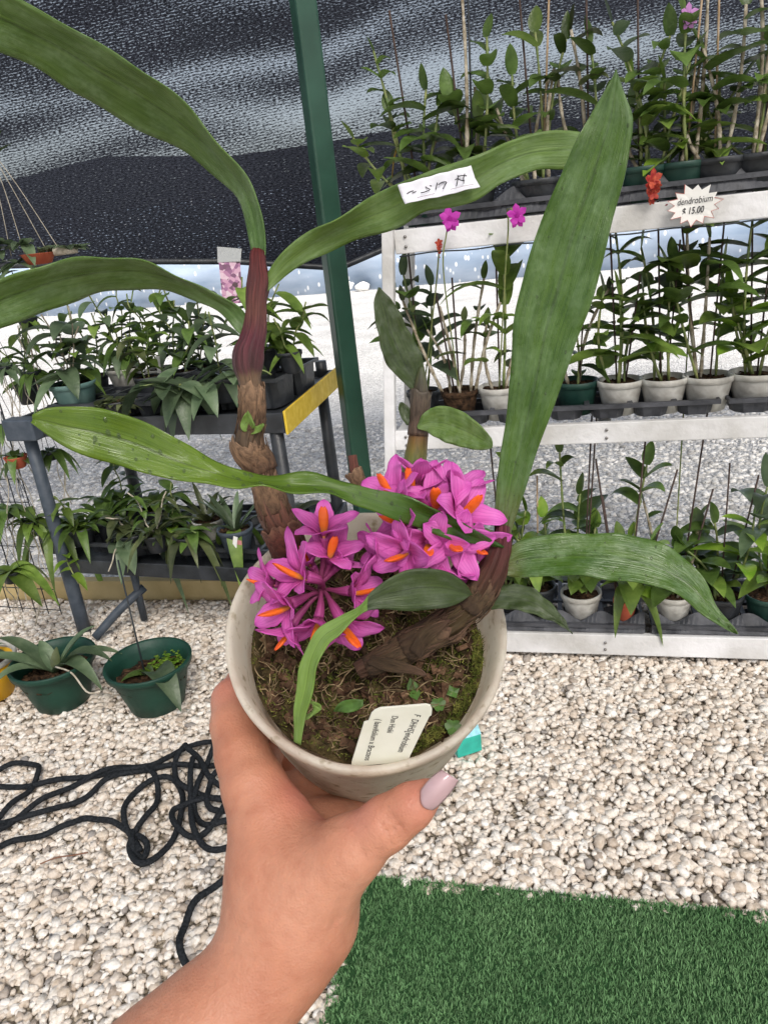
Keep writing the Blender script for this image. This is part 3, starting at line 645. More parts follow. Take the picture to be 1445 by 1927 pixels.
def orchid(px, back, z0, pot, pr, ph, canes, label, group, stakes=(), seed=0, origin=None, bloom=None, extra=None):
    """canes: list of (dx along rack, dy, height, nleaf, L, W, fol, canemat, lo, rise)"""
    global LS
    LS = 1.25 if group == G2 else 1.1
    random.seed(seed + 100); c = onrack(px, back, z0) if origin is None else np.asarray(origin, float)
    rt = empty('potted_orchid', c, label, 'potted orchid', group)
    pot_part(rt, c, pr, ph, pot)
    sb = c + Z * ph * .85
    canes = list(canes)
    if group == G3: canes += [(random.uniform(-.09, .09), random.uniform(-.03, .05), random.uniform(.14, .26), 7, .12, .045, random.choice([0, 1, 1, 2]), 'cane_green', .15, .5) for _ in range(2)]
    elif group == G2 and px > 1100: canes += [(random.uniform(-.08, .08), random.uniform(-.02, .05), random.uniform(.22, .38), 7, .14, .046, random.choice([0, 1, 1]), 'cane_green', .3, .5)]
    elif group == G1: canes += [(random.uniform(-.09, .09), random.uniform(0, .05), random.uniform(.12, .24), 6, .12, .045, random.choice([0, 0, 1]), 'cane_green', .15, .4), (random.uniform(-.06, .06), .03, random.uniform(.14, .3), 0, 0, 0, 0, 'cane_pale', 0, 0)]
    for k, (dx, dy, h, nl, L_, W_, fo, cm, lo, rise) in enumerate(canes):
        dx *= 1.5; h *= random.uniform(.88, 1.1)
        b0 = sb + RD * (dx * .25 + random.uniform(-.3, .3) * pr) + RN * (random.uniform(-.35, .35) * pr)
        cane_parts(rt, b0, sb + RD * dx + RN * dy + Z * h, .0055 if cm == 'cane_pale' else .0045, nl, L_, W_, fo, cm, lo=lo, rise=rise, bend=random.uniform(.005, .03))
    for (dx, h, mt) in stakes:
        mb = MB(); tube(mb, [sb + RD * dx * .2 - Z * .04, sb + RD * dx + Z * h], .0028, 6); mb.build('stake', M[mt], rt)
    if bloom:
        for (pts, fm, s) in bloom:      # flower stalk traced at the plant's distance
            Q = [onrack(q[0], back - q[2], 0) for q in pts]
            P = []
            for q in pts:
                P0 = RA + RN * (back + q[2]); r = ray(q[0], q[1]); P.append(CC + r * ((P0 - CC) @ RN) / (r @ RN))
            P[0] = sb
            mb = MB(); tube(mb, spline(P, 24), .0022, 6); st = mb.build('flower_stalk', M['cane_green'], rt)
            mb = MB()
            for j in range(2 if fm != 'red_petal' else 5): pflower(mb, P[-1] + (RD * random.uniform(-.02, .02) + Z * random.uniform(-.012, .016) if fm == 'red_petal' and s > .015 else 0) + np.array([0, -.008, .004 - .012 * j]), [random.uniform(-.3, .3), -1, .15 - .5 * j], s * (1 - .25 * j))
            mb.build('flower', M[fm], st)
    if extra: extra(rt, sb)
    return rt
G1, G2, G3 = 'potted orchids on the top tier', 'potted orchids on the middle tier', 'potted orchids on the lowest tier'
cg, cp = 'cane_green', 'cane_pale'
# middle tier
orchid(800, .16, .79, 'black_plastic', .052, .085, [(-.02, 0, .40, 9, .12, .042, 0, cg, .25, .7), (.03, .03, .36, 8, .11, .04, 3, cg, .3, .6), (-.05, .05, .30, 6, .10, .038, 0, cg, .3, .4)], 'broad leaved dark orchid in a black pot beside the left post of the middle tier', G2, [(-.01, .47, 'stake')], 1,
       bloom=[([(815, 700, 0), (818, 560, -.1), (826, 470, -.18), (825, 460, -.18)], 'red_petal', .012)])
orchid(868, .10, .79, 'soil', .055, .095, [(-.10, 0, .30, 2, .08, .025, 4, cp, .7, .5), (-.03, .02, .25, 0, 0, 0, 0, cp, 0, 0), (.06, .02, .30, 3, .09, .03, 0, cp, .6, .4), (.02, -.02, .22, 2, .08, .024, 4, cp, .5, .5), (-.06, .03, .2, 1, .07, .02, 0, cp, .5, .5), (.09, 0, .24, 2, .08, .03, 1, cp, .6, .4)], 'twiggy orchid with bare canes in a brown crusted pot on the middle tier', G2, [(.0, .34, 'stake'), (-.05, .30, 'stake')], 2,
       bloom=[([(845, 650, 0), (835, 520, -.13), (840, 440, -.15), (846, 414, -.15)], 'magenta', .030)])
orchid(941, .10, .79, 'white_pot', .060, .10, [(.02, 0, .42, 10, .14, .033, 1, cg, .35, .75), (-.02, .03, .2, 3, .09, .03, 1, cp, .4, .5), (.05, 0, .16, 3, .07, .03, 4, cp, .3, .5)], 'pale narrow leaved orchid in a scuffed white cup left of the giant upright leaf', G2, [(.01, .44, 'stake')], 3,
       bloom=[([(945, 650, 0), (950, 520, -.13), (956, 430, -.15), (955, 385, -.15), (971, 408, -.16)], 'magenta', .028)])
orchid(1085, .12, .79, 'dkgreen_pot', .062, .10, [(.0, 0, .14, 5, .10, .035, 0, cg, .1, .3), (-.04, 0, .2, 2, .07, .02, 4, cp, .6, .4), (.06, 0, .25, 3, .06, .02, 4, cp, .5, .4)], 'low drooping orchid in a dark green pot right of the giant upright leaf', G2, [(0.02, .2, 'stake')], 4)
orchid(1165, .10, .79, 'white_pot', .063, .10, [(-.03, 0, .26, 7, .10, .036, 1, cg, .2, .6), (.03, 0, .20, 5, .09, .034, 1, cg, .2, .5), (-.01, .06, .40, 7, .09, .03, 0, cg, .5, .7)], 'leafy orchid in a stained white cup, first white cup right of the giant upright leaf', G2, [(-.03, .42, 'stake'), (.05, .30, 'stake')], 5)
orchid(1246, .10, .79, 'white_pot', .064, .10, [(-.04, 0, .27, 6, .10, .035, 1, cg, .3, .6), (.01, .02, .32, 6, .11, .036, 0, cg, .4, .6), (.02, 0, .15, 3, .08, .03, 2, cg, .3, .5)], 'orchid in the second white cup right of the giant upright leaf, middle tier', G2, [(.03, .38, 'stake'), (-.03, .5, 'stake')], 6)
orchid(1328, .10, .79, 'white_pot', .066, .10, [(-.05, 0, .44, 10, .15, .05, 1, cp, .5, .5), (.02, .03, .30, 5, .12, .04, 2, cg, .3, .5), (-.01, 0, .36, 4, .12, .045, 0, cp, .6, .4)], 'tall orchid with a bare white cane in the third white cup, middle tier', G2, [(-.10, .52, 'stake'), (.02, .45, 'stake')], 7)
orchid(1415, .11, .79, 'white_pot', .068, .10, [(-.02, 0, .44, 10, .14, .046, 0, cg, .35, .6), (.05, .02, .38, 8, .14, .045, 1, cg, .2, .6), (-.05, 0, .22, 6, .13, .036, 2, cg, .2, .7)], 'bushy dark orchid in a grey cup at the right edge of the middle tier', G2, [(-.04, .5, 'stake'), (.02, .5, 'stake')], 8)
orchid(1500, .11, .79, 'white_pot', .066, .10, [(-.04, 0, .45, 9, .15, .045, 0, cg, .35, .6), (.05, .02, .38, 6, .14, .045, 1, cg, .3, .6)], 'orchid whose long leaves reach in from beyond the right end of the middle tier', G2, [(-.04, .5, 'stake')], 9)
# lowest tier
orchid(1012, .14, .10, 'black_plastic', .060, .10, [(-.02, 0, .30, 8, .11, .04, 2, cg, .15, .5), (-.06, .04, .34, 7, .12, .04, 1, cg, .3, .6)], 'lime leaved orchid in a black pot behind the held white pot on the lowest tier', G3, [(0.01, .40, 'stake_light')], 11)
orchid(955, .16, .10, 'black_plastic', .055, .09, [(0, 0, .38, 7, .11, .04, 0, cg, .3, .5), (.03, .02, .46, 4, .10, .035, 2, cg, .6, .5)], 'orchid in a black pot showing between the blossoms and the giant upright leaf', G3, [(-.03, .5, 'stake')], 12)
orchid(1093, .10, .095, 'white_pot', .063, .105, [(.0, 0, .36, 9, .12, .055, 0, cg, .3, .5), (.03, .02, .24, 7, .11, .05, 0, cg, .2, .5), (-.04, .03, .48, 3, .10, .034, 1, cg, .85, .9)], 'dark broad leaved orchid in a grimy white cup left of the small terracotta pot', G3, [(.05, .62, 'stake'), (.035, .60, 'stake')], 13)
def droop_leaves(rt, sb):
    mb = MB()
    for dx, dy, L_, W_, dr in ((-.6, -.9, .17, .036, 1.5), (.75, -.9, .20, .048, 1.6), (.1, -.5, .13, .04, 1.0)): strap(mb, sb + Z * .05, [dx, dy, .8], L_, W_, dr, seg=10)
    mb.build('leaves', FOL[1], rt)
orchid(1175, .07, .115, 'clay', .036, .075, [(.04, .05, .46, 5, .13, .05, 0, cg, .78, .8), (.01, .02, .22, 5, .1, .035, 1, cg, .2, .5)], 'tall single cane orchid in a small terracotta pot with leaves hanging over the tray', G3, [(.05, .55, 'stake'), (-.09, .48, 'stake'), (-.07, .36, 'stake'), (.14, .44, 'stake')], 14, extra=droop_leaves)
orchid(1263, .10, .095, 'white_pot', .060, .105, [(.0, 0, .12, 4, .09, .03, 2, cg, .1, .5), (.05, .05, .25, 3, .09, .03, 1, cp, .5, .5), (-.06, .05, .34, 2, .08, .03, 0, cp, .6, .5)], 'small pale orchid in a white tapered cup right of the small terracotta pot', G3, [(.08, .68, 'stake'), (.10, .36, 'stake')], 15,
       bloom=[([(1270, 900, .05), (1290, 700, .1), (1300, 560, .1)], 'lilac', .001)])
orchid(1352, .10, .095, 'black_plastic', .066, .105, [(-.02, 0, .26, 10, .12, .06, 0, cg, .15, .4), (.05, -.01, .30, 9, .14, .05, 2, cg, .2, .4), (-.05, .03, .22, 7, .11, .055, 0, cg, .2, .4)], 'very bushy orchid with lime and dark leaves in a black pot on the lowest tier', G3, [(.0, .44, 'stake'), (.08, .4, 'stake')], 16)
orchid(1440, .10, .095, 'dkgreen_pot', .066, .105, [(-.02, 0, .40, 6, .20, .05, 3, cg, .55, .5), (.04, .02, .34, 8, .15, .05, 1, cg, .2, .4)], 'long arching leaved orchid in a dark green pot, right end of the lowest tier', G3, [(-.02, .5, 'stake')], 17)
# top tier
def yl(rt, sb):
    mb = MB(); strap(mb, sb - RD * .03 + Z * .12, -RD * .6 + Z * 1.0, .13, .022, 1.6, seg=9, tone=.5); mb.build('yellow_leaf', M['yellow_leaf'], rt)
orchid(800, .075, 1.358, 'dkgreen_pot', .066, .085, [(-.12, 0, .16, 6, .09, .038, 1, cg, .4, .4), (-.05, 0, .24, 7, .10, .04, 0, cg, .4, .5), (-.07, .02, .34, 7, .07, .026, 0, cg, .5, .6), (.02, .0, .28, 8, .11, .048, 0, cg, .3, .3)], 'orchid with one arched yellow leaf at the left end of the top tier', G1, [(-.05, .45, 'stake')], 21, extra=yl)
orchid(890, .075, 1.358, 'black_plastic', .066, .085, [(-.03, 0, .26, 9, .13, .048, 0, cg, .3, .4), (.02, 0, .20, 6, .12, .044, 1, cg, .3, .3), (.04, 0, .38, 7, .10, .04, 0, cg, .4, .7), (.0, .02, .5, 0, 0, 0, 0, cp, 0, 0)], 'broad leaved orchid tied to a black stake, second from the left on the top tier', G1, [(.02, .52, 'wire'), (-.04, .42, 'stake')], 22)
orchid(1015, .075, 1.358, 'black_plastic', .068, .085, [(-.04, 0, .28, 8, .12, .04, 0, cg, .4, .5), (.05, 0, .30, 9, .11, .034, 0, cg, .3, .6), (.0, 0, .36, 2, .11, .045, 1, cg, .9, .9), (-.07, .02, .22, 0, 0, 0, 0, cp, 0, 0), (.03, .02, .26, 0, 0, 0, 0, cp, 0, 0)], 'orchid with a leaning bright cane behind the arched leaf tip on the top tier', G1, [(.04, .50, 'stake_light'), (-.04, .5, 'stake')], 23)
orchid(1110, .075, 1.358, 'dkgreen_pot', .066, .085, [(0, 0, .28, 8, .11, .038, 0, cg, .3, .5), (-.03, 0, .36, 3, .1, .04, 4, cp, .6, .5)], 'orchid hidden behind the giant upright leaf on the top tier', G1, [(-.01, .55, 'stake')], 24)
orchid(1205, .075, 1.358, 'dkgreen_pot', .068, .085, [(-.02, 0, .22, 9, .12, .04, 1, cg, .2, .5), (.04, 0, .28, 9, .12, .042, 0, cg, .2, .5), (-.05, .0, .32, 5, .11, .04, 3, cg, .5, .6), (.07, .02, .12, 5, .09, .03, 2, cg, .2, .3)], 'bushy orchid with red flowers right of the giant upright leaf on the top tier', G1, [(-.02, .5, 'stake')], 25,
       bloom=[([(1200, 340, 0), (1212, 330, -.06), (1222, 345, -.10)], 'red_petal', .026), ([(1205, 340, 0), (1225, 335, -.06), (1236, 358, -.09)], 'red_petal', .018)])
orchid(1278, .075, 1.358, 'dkgreen_pot', .066, .085, [(.0, 0, .30, 8, .12, .042, 0, cg, .3, .5), (-.03, 0, .22, 7, .11, .042, 1, cg, .2, .4), (.03, .0, .46, 0, 0, 0, 0, cp, 0, 0)], 'orchid with a lilac flower high on its stalk on the top tier', G1, [(.0, .62, 'wire'), (.04, .48, 'stake_light')], 26,
       bloom=[([(1285, 300, 0), (1290, 150, 0), (1286, 50, 0), (1292, 34, -.02)], 'lilac', .026)])
orchid(1345, .075, 1.358, 'black_plastic', .070, .085, [(-.03, 0, .26, 6, .12, .05, 0, cp, .5, .4), (.03, 0, .34, 7, .10, .045, 0, cp, .5, .4), (.0, .02, .16, 6, .10, .04, 1, cg, .2, .4)], 'orchid with pale jointed canes in a shiny black pot right of the star shaped sign', G1, [(-.02, .55, 'stake_light')], 27)
orchid(1425, .075, 1.358, 'black_plastic', .070, .085, [(.03, 0, .60, 2, .12, .04, 4, cp, .9, .5), (-.04, .02, .52, 2, .11, .04, 4, cp, .8, .4), (.0, 0, .25, 6, .11, .036, 0, cg, .3, .4)], 'orchid with very tall bare pale canes at the right end of the top tier', G1, [(.02, .6, 'stake')], 28)

# star sign
def text_obj(s, O, xd, yd, size, mt, parent, length=None, name='writing', bold=.0, lift=.0006, shear=0.0):
    cu = bpy.data.curves.new('t', 'FONT'); cu.body = s; cu.size = 1; cu.offset = bold; cu.shear = shear; cu.resolution_u = 3
    o = bpy.data.objects.new('t', cu); me = bpy.data.meshes.new_from_object(o); bpy.data.objects.remove(o); bpy.data.curves.remove(cu)
    co = np.zeros(len(me.vertices) * 3); me.vertices.foreach_get('co', co); co = co.reshape(-1, 3)
    xd = nrm(xd); yd = np.asarray(yd, float); yd = nrm(yd - xd * (yd @ xd)); zd = np.cross(xd, yd)
    sx = size if length is None else length / max(1e-6, co[:, 0].max())
    co = np.asarray(O) + np.outer(co[:, 0] * sx, xd) + np.outer(co[:, 1] * size, yd) + zd * lift
    org = wloc(parent); me.vertices.foreach_set('co', (co - org).ravel()); me.materials.clear(); me.materials.append(mt); me.update()
    o = bpy.data.objects.new(name, me); COL.objects.link(o); o.parent = parent; return o
sc = onrack(1306, -.035, 1.36); P0 = RA - RN * .035; r = ray(1306, 386); sc = CC + r * ((P0 - CC) @ RN) / (r @ RN)
rt = empty('price_sign', sc, 'white star shaped paper sign with handwriting pinned to the top rail', 'price sign')
mb = MB(); V = [sc]; n_ = 28; xd = nrm(RD + Z * .03); yd = nrm(np.cross(xd, RN)) * -1
if yd[2] < 0: yd = -yd
radii = [1.0, .72, .9, .66, 1.0, .7, .92, .72, 1.05, .68, .95, .7, 1.0, .7, .95, .72, 1.0, .66, .92, .7, 1.0, .7, .95, .68, 1.0, .7, .9, .7]
for k in range(n_):
    t = 2 * math.pi * k / n_ + .1; V.append(sc + xd * .066 * radii[k] * math.cos(t) + yd * .050 * radii[k] * math.sin(t) - RN * .003 * math.sin(2 * t))
mb.add(V, [(0, 1 + k, 1 + (k + 1) % n_) for k in range(n_)]); mb.build('star_card', M['paper'], rt, smooth=False, solid=.001)
mb = MB(); tube(mb, [V[1 + (k % n_)] - RN * .001 for k in range(8, n_ + 2)], .0009, 5); mb.build('red_edge', mat('red_edge', (.5, .12, .09), .7), rt)
text_obj('dendrobium', sc - xd * .041 + yd * .004 - RN * .002, xd, yd, .022, M['ink'], rt, .082, shear=.25)
text_obj('$ 15.00', sc - xd * .030 - yd * .019 - RN * .002, xd, yd, .022, M['ink'], rt, .052, shear=.2, bold=.012)

# ------------------------------------------------------------------ black table on the left
FL, FR, BR, BL = (np.array(p + (0,)) for p in ((-1.26, 2.60), (-.275, 2.24), (-.13, 2.89), (-1.10, 3.13)))
ZT = .87
tb = empty('plant_table', (FL + BR) / 2, 'black plastic two shelf plant table with a yellow taped end', 'plant table')
def slab(c4, z0, z1, mb):
    V = [c + Z * z0 for c in c4] + [c + Z * z1 for c in c4]; mb.add(V, [(3, 2, 1, 0), (4, 5, 6, 7), (0, 1, 5, 4), (1, 2, 6, 5), (2, 3, 7, 6), (3, 0, 4, 7)])
def shelf(name, z0, z1, c4, mt):
    mb = MB(); cc = sum(c4) / 4; inn = [cc + (c - cc) * .97 for c in c4]; slab(inn, z0 + .012, z1 - .022, mb)
    for i in range(4):
        a, b = c4[i], c4[(i + 1) % 4]; ai, bi = inn[i], inn[(i + 1) % 4]
        V = [a + Z * z0, b + Z * z0, bi + Z * z0, ai + Z * z0, a + Z * z1, b + Z * z1, bi + Z * z1, ai + Z * z1]; mb.add(V, [(3, 2, 1, 0), (4, 5, 6, 7), (0, 1, 5, 4), (2, 3, 7, 6), (1, 2, 6, 5), (3, 0, 4, 7)])
    return mb.build(name, M[mt], tb, smooth=False, bevel=.003)
shelf('shelf', ZT - .065, ZT, [FL, FR, BR, BL], 'black_plastic')
k = .97; cc = (FL + BR) / 2; lo4 = [cc + (c - cc) * k for c in (FL, FR, BR, BL)]
shelf('shelf', .27, .325, lo4, 'black_plastic')
mb = MB(); ed = nrm(BR - FR); on = np.array([ed[1], -ed[0], 0])
beam(mb, FR + on * .005 + Z * (ZT - .032), BR + on * .005 + Z * (ZT - .032), .008, .075); mb.build('yellow_tape', M['yellow'], tb, smooth=False, bevel=.002)
mb = MB(); box_mb(mb, FL + nrm(FR - FL) * .055 + np.array([-.004, -.012, ZT - .03]), nrm(FR - FL), nrm(BL - FL), Z, .065, .03, .038); mb.build('corner_bracket', M['slate_plastic'], tb, smooth=False, bevel=.006)
for c, e, mt in ((FL, .04, 'slate_plastic'), (FR, .05, 'black_plastic'), (BR, .06, 'black_plastic'), (BL, .05, 'black_plastic')):
    c = c + nrm(cc - c) * e; mb = MB(); tube(mb, [c + Z * z for z in (0, .1, .32, .34, .5, ZT - .02)], [.026, .026, .026, .024, .024, .022], 14); mb.build('leg', M[mt], tb)
c = BR + nrm(cc - BR) * .05; mb = MB(); tube(mb, [c + Z * (ZT - .03), c + Z * (ZT + .04)], .022, 12); mb.build('leg_stub', M['black_plastic'], tb)
# brace foot on the pebbles
mb = MB(); A = atz(180, 1200, .02); B = atz(272, 1105, .16); tube(mb, spline([A, (A + B) / 2 + Z * .01, B], 8), .017, 10); 
tube(mb, [atz(245, 1050, .3), atz(272, 1165, .02)], .014, 10); tag(mb.build('pipe_brace', M['slate_plastic']), 'slate grey pipe brace leaning in the pebbles below the lower shelf', 'brace')

# seedling trays on the table
TD = nrm(FR - FL); TN_ = nrm(BL - FL)
tray(.12, .55, .05, .33, ZT + .035, .05, 5, 'black seedling tray in the centre of the upper shelf of the black table', 'black_plastic', origin=FL, D=TD, Nn=np.array([-TD[1], TD[0], 0]))
tray(.58, .99, .10, .46, ZT + .085, .10, 5, 'raised black tray at the right end of the upper shelf of the black table', 'black_plastic', origin=FL, D=TD, Nn=np.array([-TD[1], TD[0], 0]))
tray(.10, .95, .06, .42, .37, .045, 8, 'long black tray on the lower shelf of the black table', 'black_plastic', origin=FL, D=TD, Nn=np.array([-TD[1], TD[0], 0]))
def ontab(u, v, z): return FL + TD * u + np.array([-TD[1], TD[0], 0]) * v + Z * z
def tabpx(px, v, z):
    P0 = ontab(0, v, z); k = (px - 722.5) / FPX; q = CR - k * CF; return P0 - TD * ((P0 - CC) @ q) / (TD @ q)
def leafy(c, pot, pr, ph, label, group, rose=(), vines=(), stakes=(), seed=0, name='potted_plant', cat='potted plant'):
    """rose: (n, L, W, droop, rise, fol); vines: (dir xyz, length, nleaf, L, W, fol, canemat)"""
    random.seed(seed + 500); rt = empty(name, c, label, cat, group); c = np.asarray(c, float)
    pot_part(rt, c, pr, ph, pot); sb = c + Z * ph * .86; GS = 1.3 if 'lower shelf' in (group or '') else 1.0
    for (n, L_, W_, dp, rise, fo) in rose:
        mb = MB(); a0 = random.uniform(0, 6.28)
        for k in range(n):
            a = a0 + k * 2.4; strap(mb, sb + np.array([math.cos(a), math.sin(a), 0]) * pr * .15, [math.cos(a), math.sin(a), rise * random.uniform(.5, 1.5)], L_ * GS * random.uniform(.9, 1.45), W_ * random.uniform(1.0, 1.5), dp * random.uniform(.6, 1.4), seg=9)
        mb.build('leaves', FOL[fo], rt)
    for (d, ln, nl, L_, W_, fo, cm) in vines:
        P = [sb + np.array(d) * ln * t + Z * (-.35 * ln * t * t * (1 if d[2] < .9 else 0)) + np.array([random.uniform(-1, 1), random.uniform(-1, 1), random.uniform(-1, 1)]) * ln * .05 for t in np.linspace(0, 1, 6)]; P = spline(P, 16)
        mb = MB(); tube(mb, P, .0028, 6); st = mb.build('stem', M[cm], rt); mb = MB(); a0 = random.uniform(0, 6)
        for k in range(int(nl * 1.5)):
            i = int(2 + 13 * k / (nl * 1.5)); a = a0 + k * 2.6; strap(mb, P[i], [math.cos(a), math.sin(a), random.uniform(-.2, .7)], L_ * random.uniform(.9, 1.5), W_ * random.uniform(1.1, 1.6), random.uniform(.2, 1.2))
        mb.build('leaves', FOL[fo], st)
    for (dx, h, mt) in stakes:
        mb = MB(); tube(mb, [sb - Z * .03, sb + TD * dx + Z * h], .0026, 6); mb.build('stake', M[mt], rt)
    return rt
GU, GL = 'potted plants on the upper shelf of the black table', 'potted plants on the lower shelf of the black table'
leafy(tabpx(150, .12, ZT), 'teal_pot', .078, .10, 'cane orchid in a faded teal pot on the left corner of the black table', GU, vines=[((-.15, 0, 1), .24, 4, .12, .05, 3, 'cane_pale'), ((.15, .1, 1), .26, 5, .13, .055, 3, 'cane_pale'), ((.0, -.05, 1), .22, 5, .12, .05, 3, 'cane_pale'), ((.3, 0, 1), .20, 4, .09, .03, 1, 'cane_pale'), ((-.3, .1, .9), .18, 4, .09, .03, 0, 'cane_pale')], seed=1)
leafy(tabpx(245, .42, ZT), 'white_pot', .07, .09, 'climbing plant in the left grey white cup behind the seedling tray', GU, vines=[((-.2, 0, 1), .30, 7, .08, .034, 3, 'cane_green'), ((.1, .1, 1), .34, 8, .09, .032, 0, 'cane_green'), ((.35, 0, 1), .28, 7, .08, .03, 0, 'cane_green'), ((-.05, -.1, 1), .22, 5, .08, .03, 1, 'cane_green')], seed=2)
leafy(tabpx(312, .40, ZT), 'white_pot', .062, .085, 'leafy plant in the right grey white cup behind the seedling tray', GU, vines=[((-.25, 0, 1), .30, 8, .08, .032, 0, 'cane_green'), ((.2, .05, 1), .32, 8, .09, .032, 1, 'cane_green'), ((.4, 0, 1), .26, 6, .09, .03, 3, 'cane_green')], seed=3)
leafy(tabpx(385, .40, ZT), 'black_plastic', .065, .085, 'tall tangled plant in a black pot behind the purple jointed stem', GU, vines=[((-.2, 0, 1), .32, 8, .085, .035, 0, 'cane_green'), ((.1, 0, 1), .30, 8, .09, .034, 3, 'cane_green'), ((.25, -.2, .9), .24, 6, .1, .04, 3, 'cane_green')], seed=4)
leafy(tabpx(225, .03, ZT), 'black_plastic', .05, .05, 'small grey succulent spilling over the front edge of the black table', GU, rose=[(14, .07, .022, .8, .6, 4)], vines=[((-.5, -.6, .3), .12, 9, .04, .018, 4, 'cane_green'), ((.5, -.6, .2), .13, 9, .04, .018, 4, 'cane_green')], seed=5)
leafy(tabpx(355, .05, ZT), 'black_plastic', .055, .07, 'plant with broad powdery blue green leaves drooping over the front of the black table', GU, rose=[(9, .13, .052, 1.6, .6, 3)], vines=[((-.6, -.5, .6), .18, 6, .11, .045, 3, 'cane_green'), ((.6, -.4, .5), .20, 6, .11, .045, 3, 'cane_green'), ((.1, -.6, .6), .14, 5, .12, .05, 3, 'cane_green')], seed=6)
leafy(tabpx(430, .10, ZT + .02), 'black_plastic', .055, .08, 'grey green plant tucked behind the left jointed stem on the black table', GU, rose=[(7, .11, .05, 1.2, .8, 3)], vines=[((.0, -.2, 1), .22, 6, .10, .04, 3, 'cane_green'), ((.8, -.3, .4), .20, 3, .13, .05, 3, 'cane_green')], seed=7)
leafy(tabpx(505, .28, ZT + .08), 'black_plastic', .055, .08, 'plant with long narrow side leaves on the raised tray beside the green post', GU, vines=[((-.2, 0, 1), .24, 7, .11, .036, 1, 'cane_green'), ((.3, .0, .9), .24, 7, .12, .034, 1, 'cane_green'), ((.05, -.2, .7), .14, 5, .12, .045, 0, 'cane_green')], seed=8)
leafy(tabpx(285, .22, ZT + .02), 'black_plastic', .045, .07, 'small leafy seedling in the middle of the centre seedling tray', GU, vines=[((-.3, 0, 1), .16, 6, .07, .03, 4, 'cane_green'), ((.3, -.1, 1), .2, 7, .08, .03, 1, 'cane_green')], seed=21)
leafy(tabpx(355, .30, ZT + .02), 'black_plastic', .045, .07, 'grey leaved seedling at the right of the centre seedling tray', GU, vines=[((-.2, 0, 1), .24, 8, .08, .035, 3, 'cane_green'), ((.3, -.1, 1), .18, 7, .08, .03, 0, 'cane_green')], seed=22)
leafy(tabpx(190, .40, ZT), 'black_plastic', .045, .07, 'bushy plant squeezed behind the faded teal pot', GU, vines=[((-.2, 0, 1), .28, 9, .08, .032, 0, 'cane_green'), ((.2, -.1, 1), .24, 8, .08, .03, 1, 'cane_green')], seed=23)
leafy(tabpx(550, .22, ZT + .08), 'black_plastic', .042, .07, 'young narrow leaved plant at the corner of the raised tray', GU, vines=[((.5, 0, 1), .16, 6, .10, .03, 1, 'cane_green'), ((-.3, 0, 1), .12, 4, .09, .03, 1, 'cane_green')], seed=24)
leafy(tabpx(300, .05, .36), 'black_plastic', .045, .07, 'tangle of thin dark stems at the front of the lower shelf', GL, rose=[(12, .12, .018, .8, 1.0, 4)], vines=[((-.3, 0, 1), .18, 8, .05, .018, 0, 'root'), ((.4, 0, 1), .16, 8, .05, .018, 4, 'root')], seed=25)
for px, v, tall, sd, lb in ((60, .25, .1, 9, 'lance leaved plant in a small black pot at the far left of the table'),):
    leafy(tabpx(px, v, ZT), 'black_plastic', .05, .08, lb, GU, vines=[((-.3, 0, .9), .2, 6, .10, .03, 0, 'cane_green'), ((.2, 0, 1), .22, 6, .10, .032, 1, 'cane_green')], seed=sd)
# lower shelf
leafy(tabpx(118, .10, .325), 'slate_plastic', .075, .10, 'strap leaved plant hanging over the left end of the lower shelf', GL, rose=[(8, .17, .034, 1.3, 1.1, 1), (4, .22, .04, 1.9, .9, 1)], vines=[((.4, -.7, -.2), .26, 9, .05, .022, 2, 'cane_green')], seed=11)
leafy(tabpx(205, .20, .325), 'black_plastic', .06, .09, 'dark narrow leaved plant on the lower shelf left of the tangled orchids', GL, rose=[(11, .16, .026, .6, 1.4, 0)], seed=12)
leafy(tabpx(262, .10, .325), 'black_plastic', .07, .09, 'tangled orchid with pale roots and oval hanging leaves on the lower shelf', GL, rose=[(10, .10, .032, .9, 1.0, 4), (3, .15, .045, 1.9, .5, 3)], vines=[((-.4, -.2, .8), .18, 6, .07, .03, 4, 'root'), ((.6, -.5, .1), .2, 2, .12, .045, 4, 'root'), ((-.3, -.7, .0), .22, 2, .12, .045, 3, 'root')], seed=13)
leafy(tabpx(335, .12, .325), 'black_plastic', .06, .10, 'plant with one bright lime shoot in the middle of the lower shelf', GL, rose=[(8, .12, .032, .9, 1.2, 0), (4, .11, .034, 1.3, 1.4, 2)], vines=[((.2, 0, 1), .18, 7, .07, .03, 0, 'cane_green')], seed=14)
leafy(tabpx(300, .33, .325), 'black_plastic', .06, .09, 'low bushy plant at the back of the lower shelf', GL, rose=[(14, .13, .035, .7, 1.1, 1)], seed=15)
leafy(tabpx(398, .16, .37), 'white_pot', .058, .075, 'plant in a pale grey cup on the right half of the lower shelf', GL, rose=[(10, .13, .02, .5, 1.5, 4)], seed=16)
leafy(tabpx(450, .10, .35), 'slate_plastic', .062, .09, 'spiky grey plant in a square dark pot beside the pink label', GL, rose=[(12, .15, .018, .4, 1.6, 3), (3, .13, .036, 2.0, .7, 1)], seed=17)
leafy(tabpx(560, .30, .325), 'dkgreen_pot', .06, .09, 'reddish topped plant at the right end of the lower shelf', GL, rose=[(10, .10, .03, .7, 1.0, 4)], seed=18)
leafy(tabpx(160, .08, .36), 'black_plastic', .05, .07, 'narrow leaved plant between the strap leaved plant and the tangled orchid', GL, rose=[(12, .13, .026, 1.0, 1.0, 0)], vines=[((-.3, -.2, .9), .18, 8, .07, .025, 1, 'cane_green')], seed=26)
leafy(tabpx(360, .05, .36), 'black_plastic', .05, .07, 'dark leafy plant spilling over the front lip of the lower shelf', GL, rose=[(10, .12, .03, 1.4, .8, 4)], vines=[((.3, -.5, .6), .16, 7, .07, .026, 0, 'cane_green')], seed=27)
